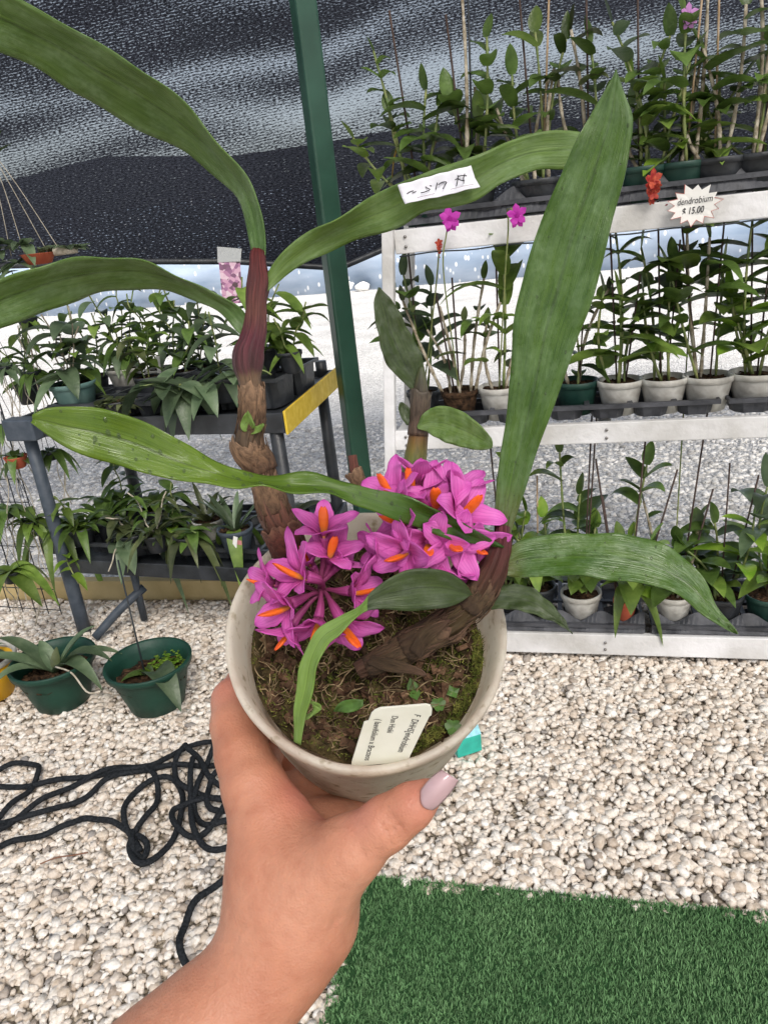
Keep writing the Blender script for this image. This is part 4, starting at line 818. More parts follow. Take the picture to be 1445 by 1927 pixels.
leafy(tabpx(235, .32, .33), 'black_plastic', .05, .07, 'tall dark plant at the back of the lower shelf', GL, rose=[(12, .16, .03, .8, 1.5, 0)], vines=[((.1, 0, 1), .24, 10, .09, .03, 0, 'cane_green')], seed=28)
# label sticks
for (px, v, z, L_, tilt, mt, lb) in ((302, .33, ZT + .05, .09, .12, 'paper', 'white label stick standing among the climbing plants'), (440, .04, .355, .075, .3, 'paper', 'thin white label stick leaning in front of the pink label'), (449, .045, .36, .055, .1, 'pink', 'faded pink label in the square dark pot')):
    if mt == 'pink': M['pink'] = mat('pink_label', (.55, .22, .22), .7, var=.2)
    mb = MB(); p = tabpx(px, v, z); beam(mb, p, p + Z * L_ + TD * L_ * tilt, .016 if mt != 'pink' else .034, .0015, up=np.array([-TD[1], TD[0], 0])); tag(mb.build('label_stick', M[mt], smooth=False), lb, 'label stick')
# picture tag
m = bpy.data.materials.new('blossom_photo'); m.use_nodes = True; nt = m.node_tree; L = nt.links; b = nt.nodes['Principled BSDF']; tc = nt.nodes.new('ShaderNodeTexCoord')
v = node(nt, 'ShaderNodeTexVoronoi', i_Scale=75.0); L.new(tc.outputs['Object'], v.inputs['Vector']); sp = node(nt, 'ShaderNodeSeparateColor'); L.new(v.outputs['Color'], sp.inputs[0])
r = ramp(nt, [(0, (.10, .06, .07)), (.3, (.35, .15, .30)), (.65, (.62, .32, .48)), (1, (.80, .62, .70))]); L.new(sp.outputs[0], r.inputs[0]); L.new(r.outputs[0], b.inputs['Base Color']); M['photo'] = m
P0 = tabpx(432, .42, ZT); tdv = P0[1]
def onYp(px, py): r = ray(px, py); return CC + r * (tdv / r[1])
rt = empty('picture_tag', onYp(446, 600), 'small hanging picture tag of purple blossoms with clear tape above', 'picture tag')
mb = MB(); mb.add([onYp(412, 494), onYp(452, 492), onYp(457, 570), onYp(420, 573)], [(0, 3, 2, 1)]); mb.build('picture', M['photo'], rt, smooth=False, solid=.001)
mb = MB(); mb.add([onYp(409, 464), onYp(455, 468), onYp(453, 494), onYp(410, 494)], [(0, 3, 2, 1)]); mb.build('tape', mat('clear_tape', (.55, .57, .58), .3, alpha=.75), rt, smooth=False, solid=.001)
mb = MB(); q = onYp(440, 560) + np.array([0, .004, 0]); tube(mb, [q, [q[0], q[1], ZT + .03]], .002, 6); mb.build('stick', M['stake'], rt)
# wire grid panel with hanging net pots
GX0, GX1, GY = -2.1, -1.36, 2.75
mb = MB()
gp = lambda u, z: np.array([GX0 + (GX1 - GX0) * u, GY + .25 * (1 - u), z])
for i in range(13): tube(mb, [gp(i / 12, .02), gp(i / 12, 1.18)], .0022, 5)
for j in range(13): tube(mb, [gp(0, .04 + j * .095), gp(1, .04 + j * .095)], .0022, 5)
tag(mb.build('wire_grid_panel', M['wire']), 'black wire grid panel standing at the far left behind the black table', 'wire panel')
def hang(px, py, y, sz, label, mt, fo, n, L_, seed):
    random.seed(seed); c = onY(px, py, y); rt = empty('hanging_plant', c, label, 'hanging plant', 'plants hung on the wire panel'); mb = MB()
    lathe(mb, [(sz * .6, -sz), (sz * .7, -sz * .9), (sz, 0), (sz * 1.05, .004), (sz * .9, 0), (sz * .6, -sz * .7)], c, ns=18); mb.build('basket', M[mt], rt); mb = MB()
    for k in range(n):
        a = k * 2.4; strap(mb, c, [math.cos(a), math.sin(a) - .2, random.uniform(-.1, .9)], L_ * random.uniform(.6, 1.1), L_ * .28, random.uniform(.5, 1.6))
    mb.build('leaves', FOL[fo], rt); mb = MB()
    for k in range(4):
        P = [c + np.array([random.uniform(-1, 1) * sz, random.uniform(-1, 1) * sz, -sz * .5])]
        for _ in range(4): P.append(P[-1] + np.array([random.uniform(-.02, .02), random.uniform(-.02, .02), -.05]))
        tube(mb, spline(P, 14), .0018, 5)
    mb.build('roots', M['root'], rt); mb = MB(); 
    for k in range(3): tube(mb, [c + np.array([math.cos(k * 2.1), math.sin(k * 2.1), 0]) * sz, c + Z * .16 + np.array([-.03, .05, 0])], .0012, 4)
    mb.build('hanger', M['wire'], rt)
hang(52, 600, 2.75, .035, 'black perforated net basket hanging high on the wire panel', 'wire', 1, 6, .09, 31)
hang(30, 860, 2.62, .04, 'rust brown basket hanging low on the wire panel', 'clay', 0, 8, .12, 32)
hang(62, 700, 2.72, .03, 'dark net basket with narrow leaves halfway up the wire panel', 'wire', 0, 10, .11, 36)
hang(8, 690, 2.70, .03, 'small basket with grey green leaves at the left edge of the wire panel', 'wire', 3, 9, .12, 37)
hang(60, 980, 2.66, .03, 'trailing green plant low on the wire panel beside the table leg', 'wire', 1, 10, .14, 38)
hang(12, 960, 2.62, .03, 'bushy green basket low at the left edge of the wire panel', 'wire', 0, 12, .15, 39)
hang(15, 800, 2.70, .03, 'small dark basket with arching leaves on the wire panel', 'wire', 0, 7, .13, 33)
hang(96, 850, 2.70, .03, 'dark leaved plant in a black basket beside the left leg of the table', 'black_plastic', 0, 9, .13, 34)
hang(20, 1075, 2.40, .04, 'green strap leaved plant hung at the left edge above the green pots', 'black_plastic', 1, 10, .20, 35)
# hanging basket, upper left, on thin wires
random.seed(41); c = onY(72, 478, 2.45); rt = empty('hanging_basket', c, 'grey leaved plant in a red rimmed dish hung on four thin wires at upper left', 'hanging basket')
mb = MB(); lathe(mb, [(.02, -.03), (.035, -.028), (.05, .0), (.053, .002), (.045, -.002), (.03, -.02)], c, ns=24); mb.build('dish', M['clay'], rt); mb = MB()
for (dx, dz) in ((-.16, 0), (-.12, .03), (-.07, -.01), (-.20, .02), (.03, .02), (-.18, -.03), (-.10, .05), (-.03, .04), (-.14, -.05), (.10, .01)):
    for k in range(6):
        a = random.uniform(0, 6.28); strap(mb, c + np.array([dx, 0, dz - .01]), [math.cos(a), math.sin(a), random.uniform(-.3, .9)], random.uniform(.05, .085), .036, random.uniform(.2, .9))
mb.build('leaves', FOL[3], rt); mb = MB(); tube(mb, [c + np.array([.05, 0, 0]), c + np.array([.12, 0, .002])], .012, 8); mb.build('branch', M['root'], rt); mb = MB()
top = onY(-25, 270, 2.45)
for a in ((.07, 0, 0), (.02, .03, 0), (-.04, .0, 0), (-.09, .02, 0)): tube(mb, spline([top, (top + c) / 2 + np.array([a[0] * .4, 0, .03]), c + np.array(a)], 14), .0011, 5)
mb.build('wires', M['root'], rt)
mb = MB(); strap(mb, onY(-12, 290, 2.45), [.5, 0, .8], .08, .025, .1, tone=-1); strap(mb, onY(-12, 292, 2.45), [.8, 0, .4], .07, .02, .1, tone=-1); mb.build('leaves', FOL[0], rt)

# ------------------------------------------------------------------ green pots, rope, carton on the pebbles
def big_pot(cx, label, leaves, fo, weeds, seed, px):
    random.seed(seed); c = np.array([cx[0], cx[1], 0.004]); rt = empty('green_flower_pot', c, label, 'potted plant', 'green pots on the pebbles'); mb = MB(); R_, H_ = .135, .165
    V = []; ns = 64; prof = [(R_ * .60, 0, 0), (R_ * .64, .004, .2), (R_ * .76, H_ * .4, 1), (R_ * .90, H_ * .82, 1), (R_ * .92, H_ * .85, .3), (R_ * 1.0, H_ * .86, 0), (R_ * 1.02, H_ * .98, 0), (R_, H_, 0), (R_ * .94, H_ * .98, 0), (R_ * .88, H_ * .8, 0), (R_ * .72, H_ * .35, 0)]
    for (r, h, rib) in prof:
        for k in range(ns):
            t = 2 * math.pi * k / ns; rr = r * (1 + .008 * rib * (1 if k % 2 else -1)); V.append(c + np.array([rr * math.cos(t), rr * math.sin(t), h]))
    F = [(j * ns + k, j * ns + (k + 1) % ns, (j + 1) * ns + (k + 1) % ns, (j + 1) * ns + k) for j in range(len(prof) - 1) for k in range(ns)]; F.append(tuple(range(ns))[::-1]); mb.add(V, F); mb.build('pot', M['green_pot'], rt)
    mb = MB(); V = [c + Z * H_ * .62]; nr, n2 = 8, 30
    for j in range(1, nr + 1):
        for k in range(n2): t = 2 * math.pi * k / n2; rr = R_ * .84 * j / nr; V.append(c + np.array([rr * math.cos(t), rr * math.sin(t), H_ * .62 + random.uniform(-.008, .010)]))
    F = [(0, 1 + k, 1 + (k + 1) % n2) for k in range(n2)]
    for j in range(nr - 1):
        for k in range(n2): a = 1 + j * n2; F.append((a + k, a + n2 + k, a + n2 + (k + 1) % n2, a + (k + 1) % n2))
    mb.add(V, F)
    for _ in range(70):
        a = random.uniform(0, 6.28); rr = R_ * .75 * math.sqrt(random.random()); q = c + np.array([rr * math.cos(a), rr * math.sin(a), H_ * .65]); u = nrm([random.uniform(-1, 1), random.uniform(-1, 1), random.uniform(-.4, .4)]); v = nrm(np.cross(u, [.1, .2, 1])); box_mb(mb, q, u, v, nrm(np.cross(u, v)), random.uniform(.006, .016), random.uniform(.004, .009), .003)
    mb.build('potting_mix', M['soil'], rt); sb = c + Z * H_ * .66
    for (dx, dy, dz, L_, W_, dp, f2) in leaves:
        mb = MB(); strap(mb, sb, [dx, dy, dz], L_, W_, dp, seg=12, fold=.22, tone=random.uniform(-.5, .6)); mb.build('leaf', FOL[f2], rt)
    if weeds:
        mb = MB()
        for _ in range(60):
            q = c + np.array([.045 + random.gauss(0, .022), .035 + random.gauss(0, .03), H_ * .68]); a = random.uniform(0, 6.28)
            for t in range(3): strap(mb, q + Z * random.uniform(0, .02), [math.cos(a + t * 2.1), math.sin(a + t * 2.1), .3], .012, .009, .2, seg=3)
        mb.build('weeds', FOL[2], rt)
    return rt, sb
p1 = atz(117, 1300, 0.04); p2 = atz(293, 1300, 0.05)
rt, sb = big_pot(p1, 'green pot with a large grey green strap leaved orchid, left of the other green pot', [(-1, -.1, .95, .36, .05, .5, 3), (-.9, .3, 1.2, .34, .05, .5, 3), (.9, -.25, 1.1, .38, .052, .7, 3), (.8, -.5, 1.1, .38, .058, .9, 3), (.75, .25, 1.2, .30, .045, .45, 3), (-.8, -.5, 1.0, .34, .05, .8, 3), (1.0, -.05, .9, .34, .05, .6, 3), (.1, .5, 1.2, .10, .035, .2, 4), (-.5, .6, 1.2, .18, .045, .4, 3)], 3, False, 51, 0)
mb = MB(); tube(mb, spline([sb + np.array(q) for q in ((-.11, -.04, 0), (-.06, -.08, .02), (.0, -.085, .01), (.04, -.06, .01))], 16), .004, 7); tube(mb, spline([sb + np.array(q) for q in ((.03, -.05, .05), (.10, -.10, .05), (.15, -.14, 0.0), (.20, -.16, .01))], 16), .003, 7); mb.build('root', M['root'], rt)
rt, sb = big_pot(p2, 'green pot with one broad hanging leaf and small weeds, right of the strap leaved one', [(.62, -.80, 1.15, .34, .085, 1.0, 3), (-.5, .3, .9, .13, .04, 1.5, 0), (-.9, -.3, .6, .12, .035, .6, 0), (-.2, -.2, .8, .05, .028, .3, 2)], 3, True, 52, 0)
mb = MB(); tube(mb, [sb + np.array([-.02, .0, 0]), sb + np.array([-.075, .16, .34])], .0028, 6); mb.build('stake', M['wire'], rt)
yp = atz(-20, 1285, .05); rt = empty('yellow_pot', (yp[0], yp[1], .003), 'yellow pot with a pale rim half out of view at the left edge', 'potted plant')
pot_part(rt, np.array([yp[0], yp[1], .003]), .10, .13, 'yellow_pot'); mb = MB(); lathe(mb, [(.098, .134), (.112, .136), (.113, .150), (.104, .152), (.098, .140)], (yp[0], yp[1], .0), ns=40); mb.build('rim', M['white_pot'], rt)
mb = MB()
for k in range(8): a = k * 2.4; strap(mb, (yp[0], yp[1], .13), [math.cos(a), math.sin(a), 1.2], .16, .035, .7)
mb.build('leaves', FOL[3], rt)

ropes = [[(0, 305), (110, 270), (200, 268), (228, 310), (190, 390), (100, 480), (0, 570), (-60, 610)],
 [(-80, 410), (0, 405), (200, 385), (400, 360), (600, 320), (830, 290), (950, 225), (1060, 180), (1230, 150), (1330, 150)],
 [(-60, 680), (0, 640), (150, 540), (300, 450), (500, 350), (700, 290), (820, 290), (890, 360), (890, 480), (830, 580), (770, 660), (735, 740), (790, 840), (870, 825), (960, 720), (1015, 620), (1040, 500), (1020, 400), (960, 355), (850, 370), (760, 430), (712, 520), (715, 620), (760, 690), (800, 770)],
 [(-60, 610), (0, 600), (200, 565), (350, 510), (500, 450), (620, 360), (760, 310), (900, 290), (1100, 280), (1340, 262)],
 [(-60, 760), (0, 745), (200, 680), (400, 620), (500, 572), (620, 600), (720, 640), (800, 690), (840, 740), (815, 795), (775, 770), (750, 700), (760, 660)],
 [(1060, 180), (1000, 280), (1010, 380), (1080, 440), (1200, 470), (1340, 480)], [(1240, 150), (1170, 300), (1120, 450), (1110, 560), (1180, 640), (1330, 615)],
 [(1050, 190), (1130, 250), (1200, 380), (1340, 450)], [(1350, 500), (1200, 500), (1040, 530), (985, 560), (1000, 640), (1070, 700), (1160, 690), (1250, 600), (1300, 480), (1340, 380)],
 [(1100, 260), (1090, 400), (1095, 600), (1130, 720), (1200, 780), (1340, 765)], [(1340, 330), (1230, 360), (1190, 450), (1200, 560), (1330, 560)],
 [(1340, 930), (1300, 955), (1200, 1020), (1110, 1120), (1060, 1220), (1035, 1320), (1055, 1420), (1130, 1500), (1250, 1540)]]
mb = MB()
for i, rp in enumerate(ropes):
    P = [atz(x * .3322, 1350 + y * .3322, .016) for (x, y) in rp]; P = spline(P, max(30, len(rp) * 12)); ph = i * 1.3
    P[:, 2] += .005 + .006 * np.sin(np.linspace(0, 2.2 * len(rp), len(P)) + ph) + .002 * i * (i > 4)
    r = .0078 * (1 + .05 * np.sin(np.arange(len(P)) * 1.7)); tube(mb, P, r, 10)
tag(mb.build('rope', M['rope']), 'long black braided rope tangled in loose loops on the pale pebbles', 'rope')
M['twig'] = mat('twig', (.2, .09, .05), .8); mb = MB(); tube(mb, spline([atz(x * .3322, 1350 + y * .3322, .018) for (x, y) in ((230, 830), (320, 795), (420, 780), (500, 765))], 14), .0018, 5); tag(mb.build('twig', M['twig']), 'thin brown twig lying on the pebbles below the rope', 'twig')

# teal carton
c = atz(880, 1424, .0); rt = empty('small_carton', (c[0], c[1], .01), 'small teal and pale blue gabled carton lying on the pebbles behind the held pot', 'carton')
ux = nrm([.95, .3, 0]); uy = np.array([-ux[1], ux[0], 0]); w_, d_, h_ = .036, .038, .055; b0 = np.array([c[0] - .005, c[1] + .03, .012])
mb = MB(); V = [b0 + ux * sx * w_ + uy * sy * d_ + Z * z for z in (0, h_) for sx, sy in ((-1, -1), (1, -1), (1, 1), (-1, 1))] + [b0 + ux * sx * w_ + Z * (h_ * 1.75) for sx in (-1, 1)]
mb.add(V, [(3, 2, 1, 0), (0, 1, 5, 4), (1, 2, 6, 5), (2, 3, 7, 6), (3, 0, 4, 7), (4, 5, 9, 8), (6, 7, 8, 9), (5, 6, 9), (7, 4, 8)]); M['teal'] = mat('teal_card', (.03, .42, .33), .5, var=.15, vscale=40); mb.build('carton', M['teal'], rt, smooth=False, bevel=.002)
mb = MB(); nn = nrm(np.cross(V[9] - V[8], V[4] - V[8])); nn = nn if nn[1] < 0 else -nn
mb.add([V[4] * .96 + V[9] * .04 + nn * .0015, V[5] + nn * .0015, V[9] + nn * .0015, V[8] + nn * .0015], [(0, 1, 2, 3)]); mb.build('pale_panel', mat('pale_blue', (.28, .62, .72), .5, var=.2, vscale=60), rt, smooth=False)
mb = MB(); pc = (V[5] + V[9]) / 2 * .6 + (V[4] + V[8]) / 2 * .4 + nn * .003; box_mb(mb, pc, ux, nrm(V[8] - V[4]), nn, .007, .014, .0006); mb.build('blue_patch', mat('blue_print', (.03, .16, .55), .5), rt, smooth=False)
#@@PART3
# ------------------------------------------------------------------ the held orchid in its white pot
rimc = atd(690, 1182, .335)
PA = -CF * math.cos(math.radians(34)) + CU * math.sin(math.radians(34))     # pot axis, base -> rim
PV = -CU * math.cos(math.radians(34)) - CF * math.sin(math.radians(34))     # in the rim plane, towards the viewer
PH, PR, PRB = .122, .0632, .050
base_c = rimc - PA * PH
orch = empty('potted_orchid', base_c, 'large pink flowered orchid in a scuffed translucent white pot, held up in the hand', 'potted orchid')

def pot_material():
    m = bpy.data.materials.new('milky_plastic'); m.use_nodes = True; nt = m.node_tree; L = nt.links; b = nt.nodes['Principled BSDF']; out = nt.nodes['Material Output']
    tc = nt.nodes.new('ShaderNodeTexCoord'); n1 = node(nt, 'ShaderNodeTexNoise', i_Scale=26.0, i_Detail=8.0, i_Roughness=.65); L.new(tc.outputs['Object'], n1.inputs['Vector'])
    r = ramp(nt, [(.30, (.52, .40, .32)), (.42, (.74, .65, .56)), (.56, (.87, .82, .73)), (.8, (.92, .90, .83))]); L.new(n1.outputs[0], r.inputs[0])
    n2 = node(nt, 'ShaderNodeTexNoise', i_Scale=160.0, i_Detail=4.0); L.new(tc.outputs['Object'], n2.inputs['Vector']); r2 = ramp(nt, [(.27, (.55, .5, .38)), (.42, (1, 1, 1))]); L.new(n2.outputs[0], r2.inputs[0])
    mu = node(nt, 'ShaderNodeMix', data_type='RGBA', blend_type='MULTIPLY'); mu.inputs[0].default_value = 1; L.new(r.outputs[0], mu.inputs[6]); L.new(r2.outputs[0], mu.inputs[7])
    L.new(mu.outputs[2], b.inputs['Base Color']); b.inputs['Roughness'].default_value = .38; b.inputs['Specular IOR Level'].default_value = .5
    bp = node(nt, 'ShaderNodeBump', i_Strength=.25, i_Distance=.002); L.new(n1.outputs[0], bp.inputs['Height']); L.new(bp.outputs[0], b.inputs['Normal'])
    t = nt.nodes.new('ShaderNodeBsdfTranslucent'); L.new(mu.outputs[2], t.inputs[0]); mx = node(nt, 'ShaderNodeMixShader'); mx.inputs[0].default_value = .62
    L.new(b.outputs[0], mx.inputs[1]); L.new(t.outputs[0], mx.inputs[2]); L.new(mx.outputs[0], out.inputs[0]); return m
M['milky'] = pot_material()
mb = MB(); th = .0012
prof = [(PRB * .3, .004), (PRB * .93, .003), (PRB * .96, -.001), (PRB, .001), (PRB + (PR - PRB) * .45, PH * .42), (PR - .0045, PH - .017), (PR - .0042, PH - .013), (PR - .0008, PH - .012), (PR + .0002, PH - .004), (PR, PH - .0006), (PR - .0006, PH), (PR - .0022, PH - .0002), (PR - .0032, PH - .002), (PR - .0056, PH - .012), (PR - .0068, PH - .03), (PRB - .001, .02), (PRB * .4, .012)]
lathe(mb, prof, base_c, PA, ns=96, wob=.004, seed=1); mb.f.append(tuple(range(96))[::-1]); mb.build('flower_pot', M['milky'], orch)

# potting mix
ua = nrm(np.cross(PA, [0.2, .9, .1])); ub = np.cross(PA, ua)
def soilpt(r, a, h): return rimc + (ua * math.cos(a) + ub * math.sin(a)) * r - PA * h
def lump(x, y): return .0035 * math.sin(x * 130 + 1) * math.cos(y * 110) + .002 * math.sin(x * 330 + y * 190) + .0015 * math.sin(y * 420)
SD = .022; SR = PR - .0085
M['mix'] = mat('moss_and_bark', (.020, .014, .007), .95, .15, vscale=110, col2=(.12, .090, .040), bump=1.0, bscale=160, detail=10)
mb = MB(); V = [rimc - PA * SD]; F = []; nr, ns = 30, 80
for j in range(1, nr + 1):
    for k in range(ns):
        a = 2 * math.pi * k / ns; r = SR * j / nr; q = soilpt(r, a, SD); lx, ly = (q - rimc) @ ua, (q - rimc) @ ub
        V.append(q + PA * (lump(lx, ly) + random.uniform(-.0008, .0008)))
for k in range(ns): F.append((0, 1 + k, 1 + (k + 1) % ns))
for j in range(nr - 1):
    a = 1 + j * ns
    for k in range(ns): F.append((a + k, a + ns + k, a + ns + (k + 1) % ns, a + (k + 1) % ns))
mb.add(V, F); mix = mb.build('potting_mix', M['mix'], orch)
random.seed(77)
M['fibre'] = mat('fibre', (.13, .085, .045), .9, .15, vscale=300, col2=(.34, .26, .15), tone=.6)
M['bark'] = mat('bark_chip', (.045, .022, .012), .85, .2, vscale=140, col2=(.17, .10, .06), bump=.8, bscale=200, tone=.5)
M['moss'] = mat('moss', (.05, .07, .012), .95, .1, vscale=200, col2=(.20, .20, .05), tone=.5)
mb = MB()
for _ in range(900):
    a = random.uniform(0, 6.28); r = SR * math.sqrt(random.random()) * .97; q = soilpt(r, a, SD); lx, ly = (q - rimc) @ ua, (q - rimc) @ ub; q = q + PA * (lump(lx, ly) + random.uniform(0, .0035))
    t = random.uniform(0, 6.28); d = ua * math.cos(t) + ub * math.sin(t); ln = random.uniform(.003, .013); P = [q]
    for s in range(3): t += random.uniform(-.9, .9); d = ua * math.cos(t) + ub * math.sin(t); P.append(P[-1] + d * ln / 3 + PA * random.uniform(-.0012, .0014))
    if max(np.linalg.norm((p - rimc) - PA * ((p - rimc) @ PA)) for p in P) > SR: continue
    tube(mb, P, random.uniform(.00012, .00038), 4, col=random.uniform(-1, 1))
mb.build('fibres', M['fibre'], mix)
mb = MB()
for _ in range(330):
    a = random.uniform(0, 6.28); r = SR * math.sqrt(random.random()) * .93; q = soilpt(r, a, SD); lx, ly = (q - rimc) @ ua, (q - rimc) @ ub; q = q + PA * (lump(lx, ly) + random.uniform(-.0005, .0015))
    u = nrm(ua * random.uniform(-1, 1) + ub * random.uniform(-1, 1) + PA * random.uniform(-.5, .5)); v = nrm(np.cross(u, PA + ua * random.uniform(-.5, .5))); w_ = np.cross(u, v); sx, sy, sz = random.uniform(.0015, .0055), random.uniform(.001, .0026), random.uniform(.0005, .0014)
    V = [q + u * sx * i * random.uniform(.6, 1.1) + v * sy * j * random.uniform(.5, 1.1) + w_ * sz * k2 for k2 in (-1, 1) for j in (-1, 1) for i in (-1, 1)]
    mb.add(V, [(0, 2, 3, 1), (4, 5, 7, 6), (0, 1, 5, 4), (2, 6, 7, 3), (0, 4, 6, 2), (1, 3, 7, 5)], col=random.uniform(-1, 1))
mb.build('bark_chips', M['bark'], mix, smooth=False)
mb = MB()
for _ in range(5200):
    if random.random() < .3: a = random.uniform(-.9, .9) ; r = SR * random.uniform(.9, .99)
    else:
        a = random.choice([.3, 1.2, 2.2, 4.3, 5.2]) + random.gauss(0, .42); r = SR * min(.97, abs(random.gauss(.6, .22)))
    q = soilpt(r, a + 2.6, SD - .001 - (random.uniform(0, .006) if r > .9 * SR else 0)); lx, ly = (q - rimc) @ ua, (q - rimc) @ ub; q = q + PA * lump(lx, ly)
    d = nrm(ua * random.uniform(-1, 1) + ub * random.uniform(-1, 1) + PA * random.uniform(.2, 1)); s = nrm(np.cross(d, PA + ua * .1)); L_ = random.uniform(.0012, .003)
    mb.add([q - s * .0003, q + s * .0003, q + d * L_], [(0, 1, 2)], col=random.uniform(-1, 1))
mb.build('moss', M['moss'], mix)

# leaves from two traced edges, each with its own distance
LM = {
 'dusty': leaf_mat('dusty_leaf', (.060, .125, .016), (.120, .210, .040), .28, .32, (.22, .33, .15), basecol=(.055, .13, .018)),
 'under': leaf_mat('leaf_underside', (.080, .155, .022), (.150, .245, .050), .34, .26, (.25, .36, .17), rib=(.7, .7, .7)),
 'deep': leaf_mat('deep_leaf', (.032, .085, .005), (.070, .145, .012), .26, .28, (.16, .26, .11), basecol=(.10, .075, .03)),
 'wet': leaf_mat('wet_leaf', (.075, .145, .006), (.125, .210, .010), .13, .04, (.3, .4, .2), rib=(.5, .5, .5), bump=.3, basecol=(.020, .075, .006), baselen=.60),
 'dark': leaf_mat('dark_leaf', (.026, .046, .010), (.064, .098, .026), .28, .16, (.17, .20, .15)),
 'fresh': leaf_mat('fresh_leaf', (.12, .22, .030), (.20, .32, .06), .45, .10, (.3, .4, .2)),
 'red': leaf_mat('ribbed_leaf', (.034, .092, .005), (.076, .152, .013), .20, .26, (.20, .30, .15), stripe=26, basecol=(.12, .10, .03)),
}
def leaf2(name, e1, e2, d, tilt, mt, fold=.10, n=64, nv=13, wave=.0006, label=None, solid=.0005, curl=0.0, wav2=0):
    """e1, e2: traced edges (base to tip), d: distances along the leaf, tilt: extra distance of edge 2"""
    def rs(e):
        e = np.array(e, float); return spline(np.c_[e, np.zeros(len(e))], n)[:, :2]
    A, B = rs(e1), rs(e2); dd = np.interp(np.linspace(0, 1, n), np.linspace(0, 1, len(d)), d); k = np.ones(5) / 5
    dd = np.convolve(np.r_[[dd[0]] * 2, dd, [dd[-1]] * 2], k, 'valid'); tl = np.interp(np.linspace(0, 1, n), np.linspace(0, 1, len(tilt)), tilt)
    PA_ = np.array([atd(*A[i], dd[i] - tl[i] / 2) for i in range(n)]); PB_ = np.array([atd(*B[i], dd[i] + tl[i] / 2) for i in range(n)])
    mid = (PA_ + PB_) / 2; T = np.gradient(mid, axis=0); V = []; UV = []; ph = random.uniform(0, 6)
    for i in range(n):
        wv = PB_[i] - PA_[i]; W = np.linalg.norm(wv); nn = nrm(np.cross(T[i], wv)); nn = nn if nn @ (CC - mid[i]) > 0 else -nn
        for j in range(nv):
            v = j / (nv - 1); f = 1 - abs(2 * v - 1); edge = abs(2 * v - 1)
            off = -fold * W * (f ** 1.0) + curl * W * edge ** 3 + wave * edge ** 2 * math.sin(i * .55 + ph + (3 if v > .5 else 0)) + wave * .6 * math.sin(i * .23 + v * 5 + ph) + wav2 * edge * math.sin(i * .9 + (2 if v > .5 else 0))
            V.append(PA_[i] + wv * v + nn * off); UV.append((i / (n - 1), v))
    F = [(i * nv + j, i * nv + j + 1, (i + 1) * nv + j + 1, (i + 1) * nv + j) for i in range(n - 1) for j in range(nv - 1)]
    mb = MB(); mb.add(V, F, UV); o = mb.build(name, LM[mt], orch, solid=solid)
    if label: o['label'] = label
    return o
random.seed(5)
leaf2('leaf', [(496, 492), (497, 450), (492, 400), (470, 340), (420, 280), (370, 215), (320, 170), (250, 122), (190, 85), (120, 42), (40, 0), (-60, -55), (-160, -95)],
      [(494, 492), (476, 472), (470, 450), (450, 385), (430, 355), (370, 302), (330, 276), (250, 236), (150, 180), (80, 135), (0, 97), (-70, 55), (-162, -90)], [.338, .335, .325, .305, .29, .275, .265], [.004, .016, .02, .01, .004], 'dusty', .10)
leaf2('leaf', [(488, 556), (503, 515), (530, 475), (575, 440), (640, 405), (740, 350), (800, 326), (900, 290), (960, 265), (1020, 248), (1090, 246), (1140, 262), (1165, 280)],
      [(490, 560), (520, 535), (550, 512), (600, 482), (690, 445), (755, 425), (800, 400), (850, 390), (900, 376), (950, 342), (1010, 320), (1070, 318), (1120, 305), (1166, 284)], [.338, .335, .325, .315, .31, .315, .32], [.0, .012, .01, .006, .0], 'under', .08, wave=.0010)
leaf2('leaf', [(462, 628), (466, 600), (445, 572), (400, 550), (340, 520), (270, 492), (200, 485), (130, 487), (60, 505), (0, 528), (-60, 560), (-140, 625)],
      [(462, 632), (448, 626), (430, 606), (400, 581), (340, 554), (270, 542), (200, 550), (140, 568), (80, 590), (0, 617), (-60, 650), (-142, 635)], [.338, .334, .32, .30, .285, .27], [.0, .014, .018, .012, .0], 'dusty', .12)
leaf2('leaf', [(947, 1028), (900, 1000), (830, 962), (760, 932), (680, 916), (600, 893), (520, 893), (450, 885), (400, 862), (340, 830), (280, 797), (220, 776), (160, 766), (95, 767), (62, 780)],
      [(947, 1031), (885, 1024), (830, 1008), (760, 984), (690, 957), (620, 930), (540, 927), (490, 918), (440, 916), (370, 908), (300, 897), (235, 879), (175, 862), (110, 835), (60, 795)], [.312, .305, .296, .288, .283, .278, .272, .268], [.0, .008, -.006, -.012, -.004, .006, .0], 'wet', .10, n=90, wave=.0008)
leaf2('leaf', [(932, 1030), (930, 985), (935, 900), (950, 800), (960, 700), (967, 600), (985, 520), (1012, 430), (1050, 340), (1085, 262), (1120, 200), (1148, 152), (1158, 132)],
      [(955, 1030), (962, 1000), (985, 930), (1010, 850), (1040, 770), (1065, 700), (1085, 640), (1112, 572), (1132, 500), (1152, 415), (1175, 330), (1190, 235), (1178, 185), (1160, 132)], [.322, .318, .308, .30, .292, .284, .278], [.0, -.004, -.006, -.004, .0], 'deep', .09, n=90, nv=15, wave=.0007)
leaf2('leaf', [(938, 1062), (955, 1035), (985, 1015), (1050, 1005), (1120, 1003), (1180, 1006), (1240, 1022), (1300, 1060), (1330, 1100), (1352, 1145), (1386, 1192)],
      [(936, 1078), (965, 1086), (1000, 1086), (1080, 1083), (1150, 1091), (1230, 1102), (1290, 1130), (1325, 1160), (1360, 1180), (1385, 1193)], [.318, .312, .306, .302, .298, .294], [.0, -.006, -.008, -.004, .0], 'red', .10, wave=.0008)
